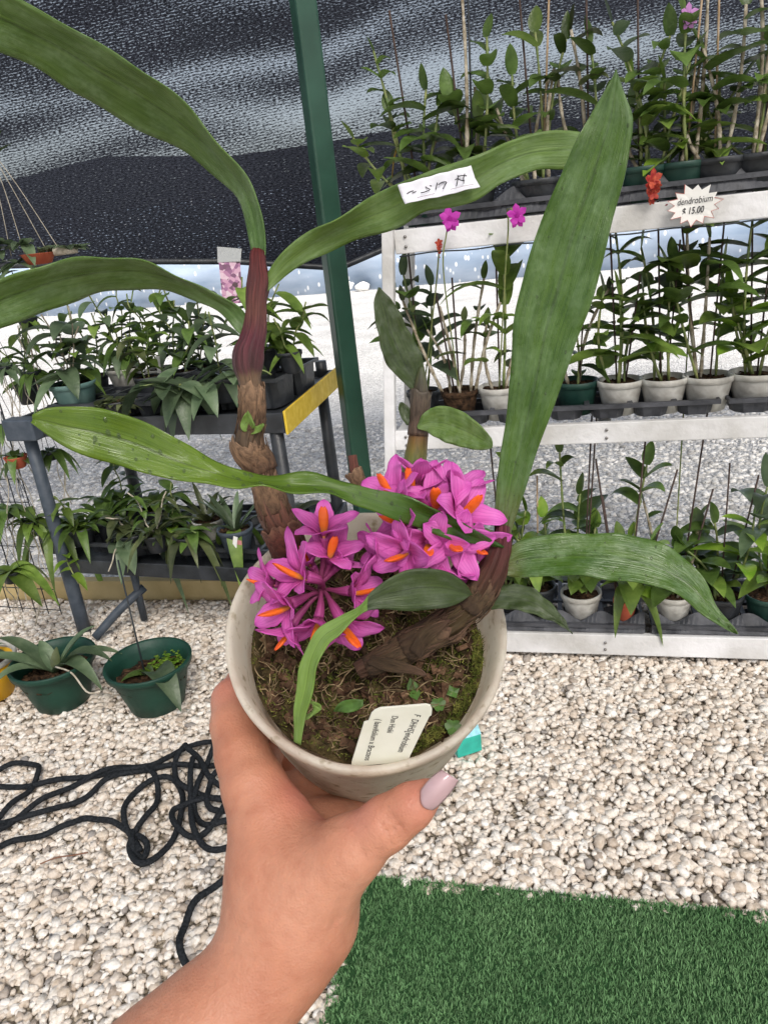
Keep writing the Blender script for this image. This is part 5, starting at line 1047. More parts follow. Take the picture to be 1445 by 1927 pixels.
leaf2('leaf', [(887, 1118), (868, 1092), (835, 1074), (790, 1070), (740, 1084), (700, 1112), (675, 1143), (640, 1158), (600, 1182), (574, 1225), (560, 1280), (553, 1340), (553, 1395)],
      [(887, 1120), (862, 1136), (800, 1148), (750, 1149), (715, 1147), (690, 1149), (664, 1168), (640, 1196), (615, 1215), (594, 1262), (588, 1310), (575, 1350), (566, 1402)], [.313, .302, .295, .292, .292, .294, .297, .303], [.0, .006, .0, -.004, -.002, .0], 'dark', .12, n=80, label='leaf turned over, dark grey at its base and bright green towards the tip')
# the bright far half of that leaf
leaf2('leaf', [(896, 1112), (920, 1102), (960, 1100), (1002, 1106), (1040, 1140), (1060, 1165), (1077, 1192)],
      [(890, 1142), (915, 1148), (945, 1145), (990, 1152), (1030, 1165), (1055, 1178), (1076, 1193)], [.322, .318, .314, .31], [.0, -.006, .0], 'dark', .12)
leaf2('leaf', [(782, 745), (768, 728), (740, 700), (722, 672), (708, 610), (704, 568), (712, 541)],
      [(796, 742), (799, 715), (797, 685), (788, 655), (765, 615), (745, 575), (716, 541)], [.352, .346, .34, .336], [.0, .006, .0], 'dark', .16)
leaf2('leaf', [(784, 802), (795, 780), (812, 768), (835, 764), (868, 774), (898, 795), (922, 822), (927, 838)],
      [(786, 806), (800, 812), (818, 822), (845, 835), (880, 844), (905, 847), (920, 845), (926, 841)], [.350, .344, .338, .334], [.0, .004, .0], 'under', .12, label='short broad leaf folded at the middle shoot')
leaf2('leaf', [(766, 800), (756, 788), (750, 770), (753, 757)], [(768, 800), (772, 785), (770, 768), (757, 757)], [.354, .354], [0, 0], 'dark', .1, n=20)
leaf2('leaf', [(460, 812), (452, 800), (458, 785), (466, 773)], [(470, 812), (478, 806), (480, 798), (468, 775)], [.332, .328], [0, 0], 'fresh', .1, n=18, label='tiny green bud leaf at a joint of the tall stem')
leaf2('leaf', [(470, 815), (478, 805), (488, 800), (496, 797)], [(472, 818), (486, 814), (494, 806), (497, 799)], [.332, .328], [0, 0], 'fresh', .1, n=18)
leaf2('leaf', [(592, 1342), (606, 1332), (596, 1322), (574, 1318)], [(560, 1345), (570, 1352), (590, 1346), (606, 1334)][::1], [.305, .303], [0, 0], 'fresh', .1, n=18)

# water drops standing on the blades
M['water'] = mat('water', (.06, .10, .03), .04, .6, alpha=.42)
def drops(o, n, seed, r0=.0004, r1=.0011):
    random.seed(seed); me_ = o.data; org_ = wloc(orch); mb = MB()
    for _ in range(n):
        p = me_.polygons[random.randrange(int(len(me_.polygons) * .05), int(len(me_.polygons) * .97))]; c = np.array(p.center) + org_; nn = np.array(p.normal); nn = nn if nn @ (CC - c) > 0 else -nn
        r = r0 + (r1 - r0) * random.random() ** 2; u = nrm(np.cross(nn, Z)); v = np.cross(nn, u); V = [c + nn * (.0003 + r * .55)]; el = random.uniform(1, 1.9)
        for (a, b) in ((.6, .42), (1, .0)):
            for k in range(8): t = k * math.pi / 4; V.append(c + u * r * a * math.cos(t) + v * r * a * el * math.sin(t) + nn * (.00025 + r * b))
        mb.add(V, [(0, 1 + k, 1 + (k + 1) % 8) for k in range(8)] + [(1 + k, 9 + k, 9 + (k + 1) % 8, 1 + (k + 1) % 8) for k in range(8)])
    w_ = mb.build('water_drops', M['water'], o); w_['kind'] = 'stuff'; w_.location = (0, 0, 0)
_lv = [c for c in orch.children if c.name.startswith('leaf')]
drops(_lv[3], 60, 1, .0003, .0010); drops(_lv[4], 30, 2, .0002, .0006); drops(_lv[5], 30, 3, .0002, .0007)
# bright half: a second material on the far part of the turned leaf
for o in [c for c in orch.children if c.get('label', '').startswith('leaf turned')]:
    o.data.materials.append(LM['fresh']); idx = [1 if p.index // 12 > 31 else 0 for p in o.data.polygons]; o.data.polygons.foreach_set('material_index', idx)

# stems: swept along traced centre lines with traced widths
def stem_mat(name, stops, rough=.55, bump=.6, scale=(3, 22)):
    m = bpy.data.materials.new(name); m.use_nodes = True; nt = m.node_tree; L = nt.links; b = nt.nodes['Principled BSDF']; b.inputs['Roughness'].default_value = rough; b.inputs['Specular IOR Level'].default_value = .35
    tc = nt.nodes.new('ShaderNodeTexCoord'); mp = node(nt, 'ShaderNodeMapping'); mp.inputs['Scale'].default_value = (scale[0], scale[1], 1); L.new(tc.outputs['UV'], mp.inputs[0])
    n1 = node(nt, 'ShaderNodeTexNoise', i_Scale=1.0, i_Detail=8.0, i_Roughness=.72, i_Distortion=.5); L.new(mp.outputs[0], n1.inputs['Vector'])
    sp = node(nt, 'ShaderNodeSeparateXYZ'); L.new(tc.outputs['UV'], sp.inputs[0])
    ad = node(nt, 'ShaderNodeMath', operation='MULTIPLY_ADD', i_1=.10); L.new(n1.outputs[0], ad.inputs[0]); sb = node(nt, 'ShaderNodeMath', operation='SUBTRACT', i_1=.05); L.new(sp.outputs[0], sb.inputs[0]); L.new(sb.outputs[0], ad.inputs[2])
    r = ramp(nt, stops); L.new(ad.outputs[0], r.inputs[0]); r2 = ramp(nt, [(.32, (.26, .24, .22)), (.5, (.85, .85, .85)), (.70, (1.35, 1.3, 1.2))]); L.new(n1.outputs[0], r2.inputs[0])
    mu = node(nt, 'ShaderNodeMix', data_type='RGBA', blend_type='MULTIPLY'); mu.inputs[0].default_value = 1; L.new(r.outputs[0], mu.inputs[6]); L.new(r2.outputs[0], mu.inputs[7]); L.new(mu.outputs[2], b.inputs['Base Color'])
    bp = node(nt, 'ShaderNodeBump', i_Strength=bump, i_Distance=.0015); L.new(n1.outputs[0], bp.inputs['Height']); L.new(bp.outputs[0], b.inputs['Normal']); return m
def stem(name, pts, mt, label=None, ns=24, n=90, rag=0.0):
    """pts: (x, y, d, width px)"""
    C = np.array([[*atd(x, y, d), w_ * d / FPX / 2] for (x, y, d, w_) in pts]); S = spline(C, n); mb = MB(); P = S[:, :3]; R_ = S[:, 3].copy(); tube(mb, P, R_, ns)
    if rag:
        V = mb.v[0]
        for i in range(n):
            for k in range(ns): V[i * ns + k] += nrm(V[i * ns + k] - P[i]) * rag * (math.sin(k * 2.1 + i * .15) * .6 + math.sin(k * 4.7 + i * .4) * .4)
    o = mb.build(name, mt, orch)
    if label: o['label'] = label
    return o
tan = (.20, .115, .06); dk = (.075, .042, .026); wine = (.115, .022, .026)
s1 = stem('stem', [(548, 1050, .345, 58), (538, 1005, .343, 62), (515, 960, .341, 62), (503, 920, .340, 54), (497, 900, .339, 40), (492, 878, .338, 52), (480, 862, .338, 54), (468, 838, .337, 52), (474, 800, .337, 42), (476, 762, .337, 44), (474, 735, .337, 43), (470, 715, .337, 42), (467, 690, .337, 54), (468, 665, .337, 57), (474, 645, .337, 50), (480, 620, .337, 44), (482, 590, .337, 40), (483, 560, .337, 38), (487, 530, .337, 40), (486, 505, .336, 34), (485, 480, .336, 28), (486, 470, .336, 20)],
     stem_mat('sheathed_stem', [(0, (.085, .028, .018)), (.16, (.14, .055, .035)), (.30, (.19, .11, .065)), (.40, (.10, .065, .038)), (.47, (.18, .11, .06)), (.60, (.16, .095, .055)), (.615, (.085, .030, .032)), (.72, (.11, .022, .035)), (.80, (.13, .045, .035)), (.90, (.12, .030, .030)), (1, (.12, .014, .014))], .5, .8, (5, 26)), 'tall jointed stem, wine red above and papery brown below', rag=.0006)
# papery torn sheaths
def fibres_on(par, pts, n, seed):
    random.seed(seed); C = np.array([[*atd(x, y, d), w_ * d / FPX / 2] for (x, y, d, w_) in pts]); S = spline(C, 60); mb = MB()
    for _ in range(n):
        i = random.randint(2, 48); L_ = random.randint(4, 11); a = random.uniform(0, 6.28); P = []
        T = nrm(S[min(59, i + 3), :3] - S[i, :3]); u = nrm(np.cross(T, CF)); v = np.cross(T, u)
        for q in range(5):
            j = min(59, i + q * L_ // 4); aa = a + q * .05; P.append(S[j, :3] + (u * math.cos(aa) + v * math.sin(aa)) * (S[j, 3] * (1.03 + (.10 * (q / 4) ** 2 if random.random() < .6 else 0))))
        tube(mb, P, random.uniform(.0001, .00028), 4)
    mb.build('fibres', M['papery'], par)
M['papery'] = stem_mat('papery_sheath', [(0, (.10, .055, .032)), (.5, (.21, .125, .072)), (1, (.30, .19, .12))], .8, 1.0, (4, 14))
def sheath(par, pts, rag, col='papery', seed=0, frac=1.0, a0=0):
    random.seed(seed); C = np.array([[*atd(x, y, d), w_ * d / FPX / 2] for (x, y, d, w_) in pts]); n = 16; S = spline(C, n); P, R_ = S[:, :3], S[:, 3]; T = np.gradient(P, axis=0); ns = 40; V = []; UV = []
    a = nrm(np.cross(T[0], -CF)); js = [random.uniform(0, 1) for _ in range(ns)]; js = [(js[k] + .6 * js[k - 1] + .3 * js[k - 2]) / 1.9 for k in range(ns)]
    for i in range(n):
        t_ = nrm(T[i]); a = nrm(a - t_ * (a @ t_)); b = np.cross(t_, a)
        for k in range(ns):
            t = a0 + frac * 2 * math.pi * k / ns; e = i / (n - 1); sh = rag * js[k] * e ** 2
            V.append(P[i] + t_ * (-sh) + (a * math.cos(t) + b * math.sin(t)) * (R_[i] * (1 + .05 * math.sin(k * 1.9 + i * .5) + .10 * e * e * js[k]))); UV.append((e, k / ns))
    F = [(i * ns + k, i * ns + (k + 1) % ns, (i + 1) * ns + (k + 1) % ns, (i + 1) * ns + k) for i in range(n - 1) for k in range(ns if frac == 1.0 else ns - 1)]
    mb = MB(); mb.add(V, F, UV); return mb.build('sheath', M[col] if isinstance(col, str) else col, par, solid=.0003)
sheath(s1, [(500, 890, .3385, 50), (486, 868, .338, 60), (468, 845, .337, 62), (460, 806, .337, 60)], .012, seed=3)
sheath(s1, [(473, 812, .337, 46), (476, 770, .337, 48), (474, 738, .337, 47), (472, 712, .337, 47)], .007, seed=4)
sheath(s1, [(516, 965, .341, 60), (508, 935, .340, 60), (500, 900, .339, 50), (503, 860, .338, 46)], .012, seed=5)
sheath(s1, [(545, 1040, .345, 66), (534, 1005, .343, 70), (520, 975, .341, 70)], .006, seed=6, col=stem_mat('red_sheath', [(0, (.08, .022, .015)), (.6, (.16, .05, .035)), (1, (.24, .12, .08))], .7, .9, (4, 16)))
fibres_on(s1, [(535, 1005, .343, 68), (510, 945, .341, 60), (498, 900, .339, 50), (480, 862, .338, 60), (470, 830, .337, 58), (475, 780, .337, 48), (473, 720, .337, 46)], 170, 5)
# creeping stem on the right
s2 = stem('stem', [(672, 1262, .325, 30), (715, 1240, .325, 40), (775, 1212, .325, 52), (835, 1178, .324, 55), (880, 1145, .322, 52), (905, 1112, .320, 58), (922, 1082, .318, 54), (936, 1052, .316, 44), (944, 1020, .317, 32), (946, 990, .318, 22)],
     stem_mat('creeping_stem', [(0, (.075, .036, .022)), (.35, (.080, .052, .026)), (.55, (.095, .062, .026)), (.75, (.085, .036, .022)), (.9, (.09, .022, .022)), (1, (.16, .03, .05))], .6, .8, (4, 24)), 'short creeping stem wrapped in dry brown sheaths', rag=.0008)
M['dry'] = stem_mat('dry_sheath', [(0, (.055, .032, .018)), (.5, (.090, .058, .030)), (1, (.16, .09, .06))], .8, 1.0, (4, 14))
sheath(s2, [(690, 1255, .325, 40), (740, 1232, .325, 48), (790, 1205, .325, 58), (832, 1180, .324, 64)], .026, 'dry', 7)
sheath(s2, [(760, 1222, .324, 54), (850, 1170, .323, 60), (885, 1138, .322, 62)], .022, 'dry', 8)
sheath(s2, [(880, 1146, .321, 56), (908, 1108, .320, 61), (926, 1070, .318, 56)], .014, 'dry', 9)
for e1, e2, d in (([(770, 1222), (790, 1190), (820, 1172), (846, 1165)], [(792, 1240), (806, 1210), (828, 1188), (847, 1167)], [.316, .314]), ([(690, 1248), (720, 1262), (770, 1268), (800, 1272)], [(700, 1232), (740, 1240), (790, 1258), (802, 1270)], [.319, .316])):
    o = leaf2('dry_bract', e1, e2, d, [0, 0], 'dark', .1, n=20); o.data.materials[0] = M['dry']
fibres_on(s2, [(690, 1255, .325, 40), (740, 1232, .325, 50), (800, 1200, .325, 60), (850, 1170, .323, 62), (890, 1135, .322, 62), (920, 1085, .318, 58)], 160, 6)
# middle shoot
s3 = stem('stem', [(772, 960, .362, 50), (776, 915, .360, 52), (779, 880, .358, 46), (784, 845, .357, 40), (788, 812, .356, 36), (789, 795, .355, 33), (790, 770, .354, 32), (791, 745, .352, 30), (792, 715, .350, 22), (793, 690, .349, 10)],
     stem_mat('young_shoot', [(0, (.10, .14, .03)), (.35, (.13, .15, .035)), (.52, (.15, .075, .02)), (.57, (.085, .06, .045)), (.8, (.095, .07, .055)), (1, (.06, .08, .03))], .45, .3, (3, 8)), 'young middle shoot, yellow green below and brown above')
sheath(s3, [(786, 820, .356, 38), (789, 790, .355, 36), (791, 750, .352, 36), (792, 728, .351, 38)], .004, seed=11, col=stem_mat('shoot_sheath', [(0, (.10, .06, .04)), (1, (.10, .08, .06))], .5, .3))
s4 = stem('stem', [(690, 935, .350, 20), (678, 905, .349, 22), (668, 885, .349, 20), (665, 870, .349, 17), (663, 857, .349, 17)], stem_mat('dead_stub', [(0, (.10, .03, .02)), (1, (.17, .06, .045))], .7, .8), 'short dead brown stub')
sheath(s4, [(684, 925, .350, 26), (672, 900, .349, 28), (662, 884, .349, 34)], .002, seed=12, col=M['papery'])

# flowers
PET = bpy.data.materials.new('pink_petal'); PET.use_nodes = True; nt = PET.node_tree; L = nt.links; b = nt.nodes['Principled BSDF']; out = nt.nodes['Material Output']
tc = nt.nodes.new('ShaderNodeTexCoord'); sp = node(nt, 'ShaderNodeSeparateXYZ'); L.new(tc.outputs['UV'], sp.inputs[0])
mp = node(nt, 'ShaderNodeMapping'); mp.inputs['Scale'].default_value = (2, 14, 1); L.new(tc.outputs['UV'], mp.inputs[0]); n1 = node(nt, 'ShaderNodeTexNoise', i_Scale=1.2, i_Detail=4.0); L.new(mp.outputs[0], n1.inputs['Vector'])
r = ramp(nt, [(0, (.17, .035, .07)), (.16, (.40, .07, .22)), (.34, (.72, .12, .50)), (.75, (.80, .20, .62)), (1, (.70, .11, .52))]); ad = node(nt, 'ShaderNodeMath', operation='MULTIPLY_ADD', i_1=.28); L.new(n1.outputs[0], ad.inputs[0]); s_ = node(nt, 'ShaderNodeMath', operation='SUBTRACT', i_1=.14); L.new(sp.outputs[0], s_.inputs[0]); L.new(s_.outputs[0], ad.inputs[2]); L.new(ad.outputs[0], r.inputs[0])
wv = node(nt, 'ShaderNodeMath', operation='MULTIPLY', i_1=44.0); L.new(sp.outputs[1], wv.inputs[0]); wc = node(nt, 'ShaderNodeMath', operation='COSINE'); L.new(wv.outputs[0], wc.inputs[0])
rv = ramp(nt, [(0.0, (1, 1, 1)), (.8, (1, .97, .99)), (1.0, (.84, .72, .84))]); wh = node(nt, 'ShaderNodeMath', operation='MULTIPLY_ADD', i_1=.5, i_2=.5); L.new(wc.outputs[0], wh.inputs[0]); L.new(wh.outputs[0], rv.inputs[0])
mv = node(nt, 'ShaderNodeMix', data_type='RGBA', blend_type='MULTIPLY'); mv.inputs[0].default_value = 1; L.new(r.outputs[0], mv.inputs[6]); L.new(rv.outputs[0], mv.inputs[7]); PCOL = mv.outputs[2]
L.new(PCOL, b.inputs['Base Color']); b.inputs['Roughness'].default_value = .5; b.inputs['Specular IOR Level'].default_value = .35
n2 = node(nt, 'ShaderNodeTexNoise', i_Scale=900.0, i_Detail=2.0); L.new(tc.outputs['Object'], n2.inputs['Vector']); a2 = node(nt, 'ShaderNodeMath', operation='ADD'); L.new(n1.outputs[0], a2.inputs[0]); L.new(n2.outputs[0], a2.inputs[1])
bp = node(nt, 'ShaderNodeBump', i_Strength=.35, i_Distance=.0006); L.new(a2.outputs[0], bp.inputs['Height']); L.new(bp.outputs[0], b.inputs['Normal'])
t = nt.nodes.new('ShaderNodeBsdfTranslucent'); L.new(PCOL, t.inputs[0]); mx = node(nt, 'ShaderNodeMixShader'); mx.inputs[0].default_value = .26; L.new(b.outputs[0], mx.inputs[1]); L.new(t.outputs[0], mx.inputs[2]); L.new(mx.outputs[0], out.inputs[0])
LIP = bpy.data.materials.new('orange_lip'); LIP.use_nodes = True; nt = LIP.node_tree; L = nt.links; b = nt.nodes['Principled BSDF']; tc = nt.nodes.new('ShaderNodeTexCoord'); sp = node(nt, 'ShaderNodeSeparateXYZ'); L.new(tc.outputs['UV'], sp.inputs[0])
r = ramp(nt, [(0, (.62, .22, .16)), (.25, (.82, .40, .08)), (.5, (.88, .19, .012)), (1, (.84, .10, .008))]); L.new(sp.outputs[0], r.inputs[0]); L.new(r.outputs[0], b.inputs['Base Color']); b.inputs['Roughness'].default_value = .45
n2 = node(nt, 'ShaderNodeTexNoise', i_Scale=700.0, i_Detail=3.0); L.new(tc.outputs['Object'], n2.inputs['Vector']); bp = node(nt, 'ShaderNodeBump', i_Strength=.5, i_Distance=.0006); L.new(n2.outputs[0], bp.inputs['Height']); L.new(bp.outputs[0], b.inputs['Normal'])
def cv(v): return CR * v[0] + CU * v[1] - CF * v[2]
def ribbon(mb, P, W, N, cup, tipround=.5, nv=7):
    n = len(P); T = np.gradient(P, axis=0); V = []; UV = []
    for i in range(n):
        u = i / (n - 1); sd = nrm(np.cross(T[i], N[i])); nn = nrm(np.cross(sd, T[i]))
        for j in range(nv):
            v = 2 * j / (nv - 1) - 1; V.append(P[i] + sd * W[i] * v * (1 + .05 * math.sin(i * 1.7 + v * 3)) + nn * W[i] * .10 * math.sin(i * .9 + v * 2.5) + nn * (cup * W[i] * v * v - cup * W[i] * .5 * (abs(v) < .01))); UV.append((u, (v + 1) / 2))
    mb.add(V, [(i * nv + j, i * nv + j + 1, (i + 1) * nv + j + 1, (i + 1) * nv + j) for i in range(n - 1) for j in range(nv - 1)], UV)
def flower(px, py, d, ax, s, hub, seed, lip=True, roll=0.0, opening=1.0, label=None):
    random.seed(seed * 13 + 3); A = nrm(cv(ax)); tipc = atd(px, py, d); c = tipc - A * .0075 * s
    up = nrm(CU - A * (CU @ A)) if abs(CU @ A) < .95 else nrm(-CF - A * (-CF @ A)); sd = np.cross(A, up); mb = MB()
    for k in range(5):      # five tepals; the lip sits in the gap below
        t = roll + math.radians([90, 22, 158, -42, 222][k]) + random.uniform(-.12, .12); rad = sd * math.cos(t) + up * math.sin(t)
        op = opening * random.uniform(.85, 1.12); th0 = .5 * op; L_ = s * random.uniform(.0170, .0202) * (1.08 if k == 0 else 1); Wd = s * random.uniform(.0038, .0048) * (1.1 if k in (1, 2) else .95)
        P = [c - A * .002 * s]; th_ = th0; n = 12
        for i in range(n): th_ = th0 + (1.15 * op - th0) * min(1, i / 5) + .22 * max(0, i / n - .5); P.append(P[-1] + (A * math.cos(th_) + rad * math.sin(th_)) * L_ / n)
        P = np.array(P); W = [Wd * (.28 + .72 * min(1, (i / n) * 2.6)) * max(0, 1 - max(0, (i / n - .42) / .58) ** 2.3) ** .72 + .00015 for i in range(n + 1)]
        ribbon(mb, P, W, [A * math.sin(.8) - rad * math.cos(.8) + sd * 0] * (n + 1), random.uniform(.10, .34))
    hubp = hub - CF * .006 + np.array([random.uniform(-.0015, .0015), random.uniform(-.001, .001), random.uniform(-.0015, .0015)]); back = c - A * .006 * s
    S = spline([hubp, (hubp + back) / 2 - A * .002 + CU * .001, back, c - A * .001], 18); uvn = len(S)
    m0 = len(mb.v); tube(mb, S, np.interp(np.linspace(0, 1, uvn), [0, .45, .7, 1], [.0008, .0010, .0017 * s, .0024 * s]), 10); mb.uv[-1][:, 0] *= .22
    fl = mb.build('flower', PET, orch, solid=.00025)
    if label: fl['label'] = label
    if lip:
        mb = MB(); up2 = up * math.cos(roll) - sd * math.sin(roll) if roll else up; n = 16; ns = 16; V = []; UV = []
        for i in range(n + 1):
            u = i / n; q = c - A * .002 * s - up2 * (.0010 - .0022 * u * u) * s + A * (.0150 * s * u); w_ = s * np.interp(u, [0, .2, .5, .75, .9, 1], [.0007, .0011, .0018, .0020, .0017, .0008]) * 1.12; h_ = w_ * np.interp(u, [0, .5, 1], [.9, .75, .45])
            for k in range(ns):
                t = 2 * math.pi * k / ns; gr = 1 - .75 * max(0, math.sin(t)) ** 6 * min(1, u * 2.5); fr = 1 + .07 * math.sin(5 * t + i) * max(0, u - .6) * 2
                V.append(q + sd * w_ * math.cos(t) * fr + up2 * h_ * math.sin(t) * gr * fr + A * s * .0008 * abs(math.cos(t)) * max(0, u - .7) * 3); UV.append((u, k / ns))
        F = [(i * ns + k, i * ns + (k + 1) % ns, (i + 1) * ns + (k + 1) % ns, (i + 1) * ns + k) for i in range(n) for k in range(ns)]; F.append(tuple(n * ns + k for k in range(ns)))
        mb.add(V, F, UV)
        mb.build('lip', LIP, fl)
    return fl
h1 = atd(608, 1112, .338); h2 = atd(840, 1010, .335)
FLW = [(609, 978, .322, (0, .8, .5), 1.0, h1, 0), (626, 1028, .324, (.15, .62, .7), .95, h1, .5), (541, 1074, .314, (-.80, .30, .55), 1.15, h1, -.3), (514, 1152, .313, (-.72, -.30, .62), 1.15, h1, .3),
 (594, 1196, .315, (-.12, -.85, .45), .95, h1, .2), (660, 1198, .311, (.48, -.72, .5), 1.1, h1, 0), (690, 1112, .320, (.85, .05, .45), 1.0, h1, .2), (573, 1044, .330, (-.4, .65, .4), .75, h1, -.2), (486, 1096, .326, (-.85, .1, .35), .85, h1, 0), (533, 1205, .322, (-.5, -.8, .3), .9, h1, .4),
 (725, 914, .318, (-.5, .62, .5), 1.05, h2, -.2), (772, 905, .320, (-.2, .78, .5), 1.0, h2, .1), (820, 938, .311, (-.08, .42, .85), 1.15, h2, 0), (887, 952, .309, (.5, .42, .7), 1.2, h2, -.3), (738, 978, .312, (-.75, .05, .6), 1.1, h2, .2), (745, 1050, .308, (-.6, -.30, .7), 1.15, h2, .4),
 (857, 1030, .308, (.1, -.35, .9), 1.1, h2, .2), (902, 1036, .3135, (.30, -.35, .8), 1.0, h2, -.2), (806, 1036, .310, (-.1, -.45, .85), 1.05, h2, .3), (800, 975, .314, (-.25, -.05, .95), 1.0, h2, .6)]
for i, (x, y, d, ax, s, hub, rl) in enumerate(FLW): flower(x, y, d, ax, s, hub, i, roll=rl)
for i, (x, y, d, ax, s, hub, rl) in enumerate([(865, 900, .322, (.2, .85, .2), 1.15, h2, .3), (865, 1088, .323, (.1, -.8, .4), .9, h2, 0), (700, 1035, .322, (-.8, .1, .2), 1.0, h2, .2), (652, 1050, .330, (.6, .6, .3), .7, h1, 0), (790, 880, .322, (0, .9, .1), .9, h2, 0), (830, 1085, .318, (0, -.9, .2), .8, h2, 0)]):
    flower(x, y, d, ax, s, hub, 40 + i, lip=False, roll=rl, opening=.75)

# ------------------------------------------------------------------ things on the plant: price label, name tag, seedlings
def quad_patch(C4, n, m, lift, zoff=None):
    V = []; UV = []
    for i in range(n + 1):
        for j in range(m + 1):
            u, v = i / n, j / m; p = C4[0] * (1 - u) * (1 - v) + C4[1] * u * (1 - v) + C4[2] * u * v + C4[3] * (1 - u) * v; V.append(p + (zoff(u, v) if zoff is not None else 0)); UV.append((u, v))
    return V, [(i * (m + 1) + j, (i + 1) * (m + 1) + j, (i + 1) * (m + 1) + j + 1, i * (m + 1) + j + 1) for i in range(n) for j in range(m)], UV
LD = .3105
C4 = [atd(748, 348, LD + .0015), atd(886, 311, LD - .0005), atd(903, 352, LD - .0005), atd(762, 384, LD + .0015)]; C4 = [c + nrm(CC - c) * .0035 for c in C4]
pn_ = nrm(np.cross(C4[1] - C4[0], C4[3] - C4[0])); pn_ = pn_ if pn_ @ (CC - C4[0]) > 0 else -pn_
bow = lambda u, v: pn_ * (.0006 * math.sin(9 * u) * (v - .3) - .0022 * (1 - abs(2 * v - 1)) + .0003 * math.sin(25 * u))
rt = empty('price_label', C4[0], 'white paper price label wrapped on the arching leaf, marked upside down with 45', 'price label')
V, F, UV = quad_patch(C4, 28, 10, 0, bow); mb = MB(); mb.add(V, F, UV); mb.build('paper', mat('label_paper', (.70, .70, .76), .75, .2, vscale=120, col2=(.80, .80, .85)), rt, solid=.0002)
def lab(px, py):      # point of the traced stroke on the label's own surface
    x = 720 + px / 7.225; y = 290 + py / 7.225; n_ = pn_; r = ray(x, y); P = CC + r * ((C4[0] - CC) @ n_) / (r @ n_)
    e1 = C4[1] - C4[0]; e2 = C4[3] - C4[0]; q = P - C4[0]; u = (q @ e1) / (e1 @ e1); v = (q @ e2) / (e2 @ e2); return P + bow(min(1, max(0, u)), min(1, max(0, v))) + pn_ * .0005
mb = MB()
for st in ([(1020, 285), (1022, 330), (1000, 445)], [(1115, 262), (1098, 330), (1100, 415)], [(982, 352), (1018, 340), (1060, 372), (1110, 378)], [(1018, 302), (1080, 292), (1140, 298)], [(755, 340), (735, 400), (722, 475)], [(818, 477), (845, 420), (868, 368), (800, 376), (755, 408)],
           [(665, 410), (600, 402), (585, 435), (642, 470), (575, 515), (515, 526)], [(330, 518), (375, 490), (418, 474)], [(398, 512), (455, 490)]):
    tube(mb, spline([lab(*p) for p in st], 14), .00021, 5)
mb.build('writing', M['ink'], rt)
mb = MB(); tube(mb, spline([lab(*p) for p in ((470, 595), (600, 570), (705, 535))], 10), .00012, 4); tube(mb, spline([lab(*p) for p in ((920, 480), (1100, 450), (1240, 415))], 10), .00010, 4); mb.build('faint_line', mat('faint_ink', (.35, .28, .32), .8), rt)

M['tag'] = mat('tag_plastic', (.66, .66, .56), .45, .4, vscale=60, col2=(.74, .74, .66))
tpx = [(661, 1443), (662, 1434), (685, 1360), (693, 1358), (699, 1343), (706, 1337), (716, 1333), (802, 1326), (810, 1328), (813, 1335), (812, 1346), (808, 1349), (772, 1422), (769, 1434)]
tO = atd(700, 1450, .3085); tn_ = nrm(np.cross(nrm(atd(790, 1440, .3090) - tO), nrm(atd(735, 1330, .290) - tO))); tn_ = tn_ if tn_ @ (CC - tO) > 0 else -tn_
def ontag(x, y, lift=0.0): r = ray(x, y); return CC + r * ((tO - CC) @ tn_) / (r @ tn_) + tn_ * lift
rt = empty('plant_tag', ontag(710, 1440), 'cream plastic name tag stuck in the potting mix at the near rim', 'plant tag')
mb = MB(); n_ = len(tpx); V = [ontag(*p) for p in tpx]; V += [v - tn_ * .0009 for v in V]; mb.add(V, [tuple(range(n_))[::-1], tuple(range(n_, 2 * n_))] + [(k, (k + 1) % n_, n_ + (k + 1) % n_, n_ + k) for k in range(n_)]); mb.build('tag_card', M['tag'], rt, smooth=False, bevel=.0002)
for (x, y, x2, y2, h, s) in ((780, 1343, 748, 1414, .0040, 'F  DHHS[endrobium'), (738, 1346, 728, 1378, .0036, 'Dun Hiziki'), (707, 1352, 686, 1430, .0036, '( laevifolium x Bracteos')):
    A_, B_ = ontag(x, y), ontag(x2, y2); text_obj(s, A_, B_ - A_, ontag(x + 12, y - 1) - A_, h, M['ink'], rt, np.linalg.norm(B_ - A_), lift=.0002 if np.cross(nrm(B_ - A_), ontag(x + 12, y) - A_) @ tn_ > 0 else -.0002, bold=.004)
def seedling(px, py, n, s, kind, label, fo='fresh'):
    c0 = CC + ray(px, py) * (((rimc - PA * (SD - .006)) - CC) @ PA) / (ray(px, py) @ PA); rt = empty('clover_seedling', c0, label, 'seedling', 'seedlings sprouting in the held pot')
    mb = MB(); tube(mb, spline([c0 - PA * .006, c0 - PA * .002 + ua * .001, c0], 8), .0003, 5); mb.build('stem', M['cane_green'], rt); mb = MB()
    for k in range(n):
        t = 6.28 * k / n + px; d = nrm(ua * math.cos(t) + ub * math.sin(t) + PA * .15); sd_ = nrm(np.cross(d, PA)); V = [c0]; m_ = 12
        for q in range(m_ + 1):
            a = math.pi * (q / m_ - .5) * 1.1; notch = 1 - (.22 * math.exp(-(a / .22) ** 2) if kind == 'clover' else -.3 * math.exp(-(a / .3) ** 2)); V.append(c0 + d * s * (.30 + .72 * math.cos(a)) * notch + sd_ * s * .62 * math.sin(a) - PA * .0006 * abs(math.sin(a)))
        mb.add(V, [(0, q + 1, q + 2) for q in range(m_)], [(random.random(), .3)] * len(V))
    mb.build('leaflets', mat('clover', (.08, .17, .03), .5, var=.3, vscale=200, trans=.2) if 'clover' not in bpy.data.materials else bpy.data.materials['clover'], rt)
seedling(825, 1325, 3, .0036, 'clover', 'three leaved clover seedling just above the corner of the name tag')
seedling(852, 1302, 4, .0026, 'x', 'tiny four leaved seedling near the right inner wall of the held pot')
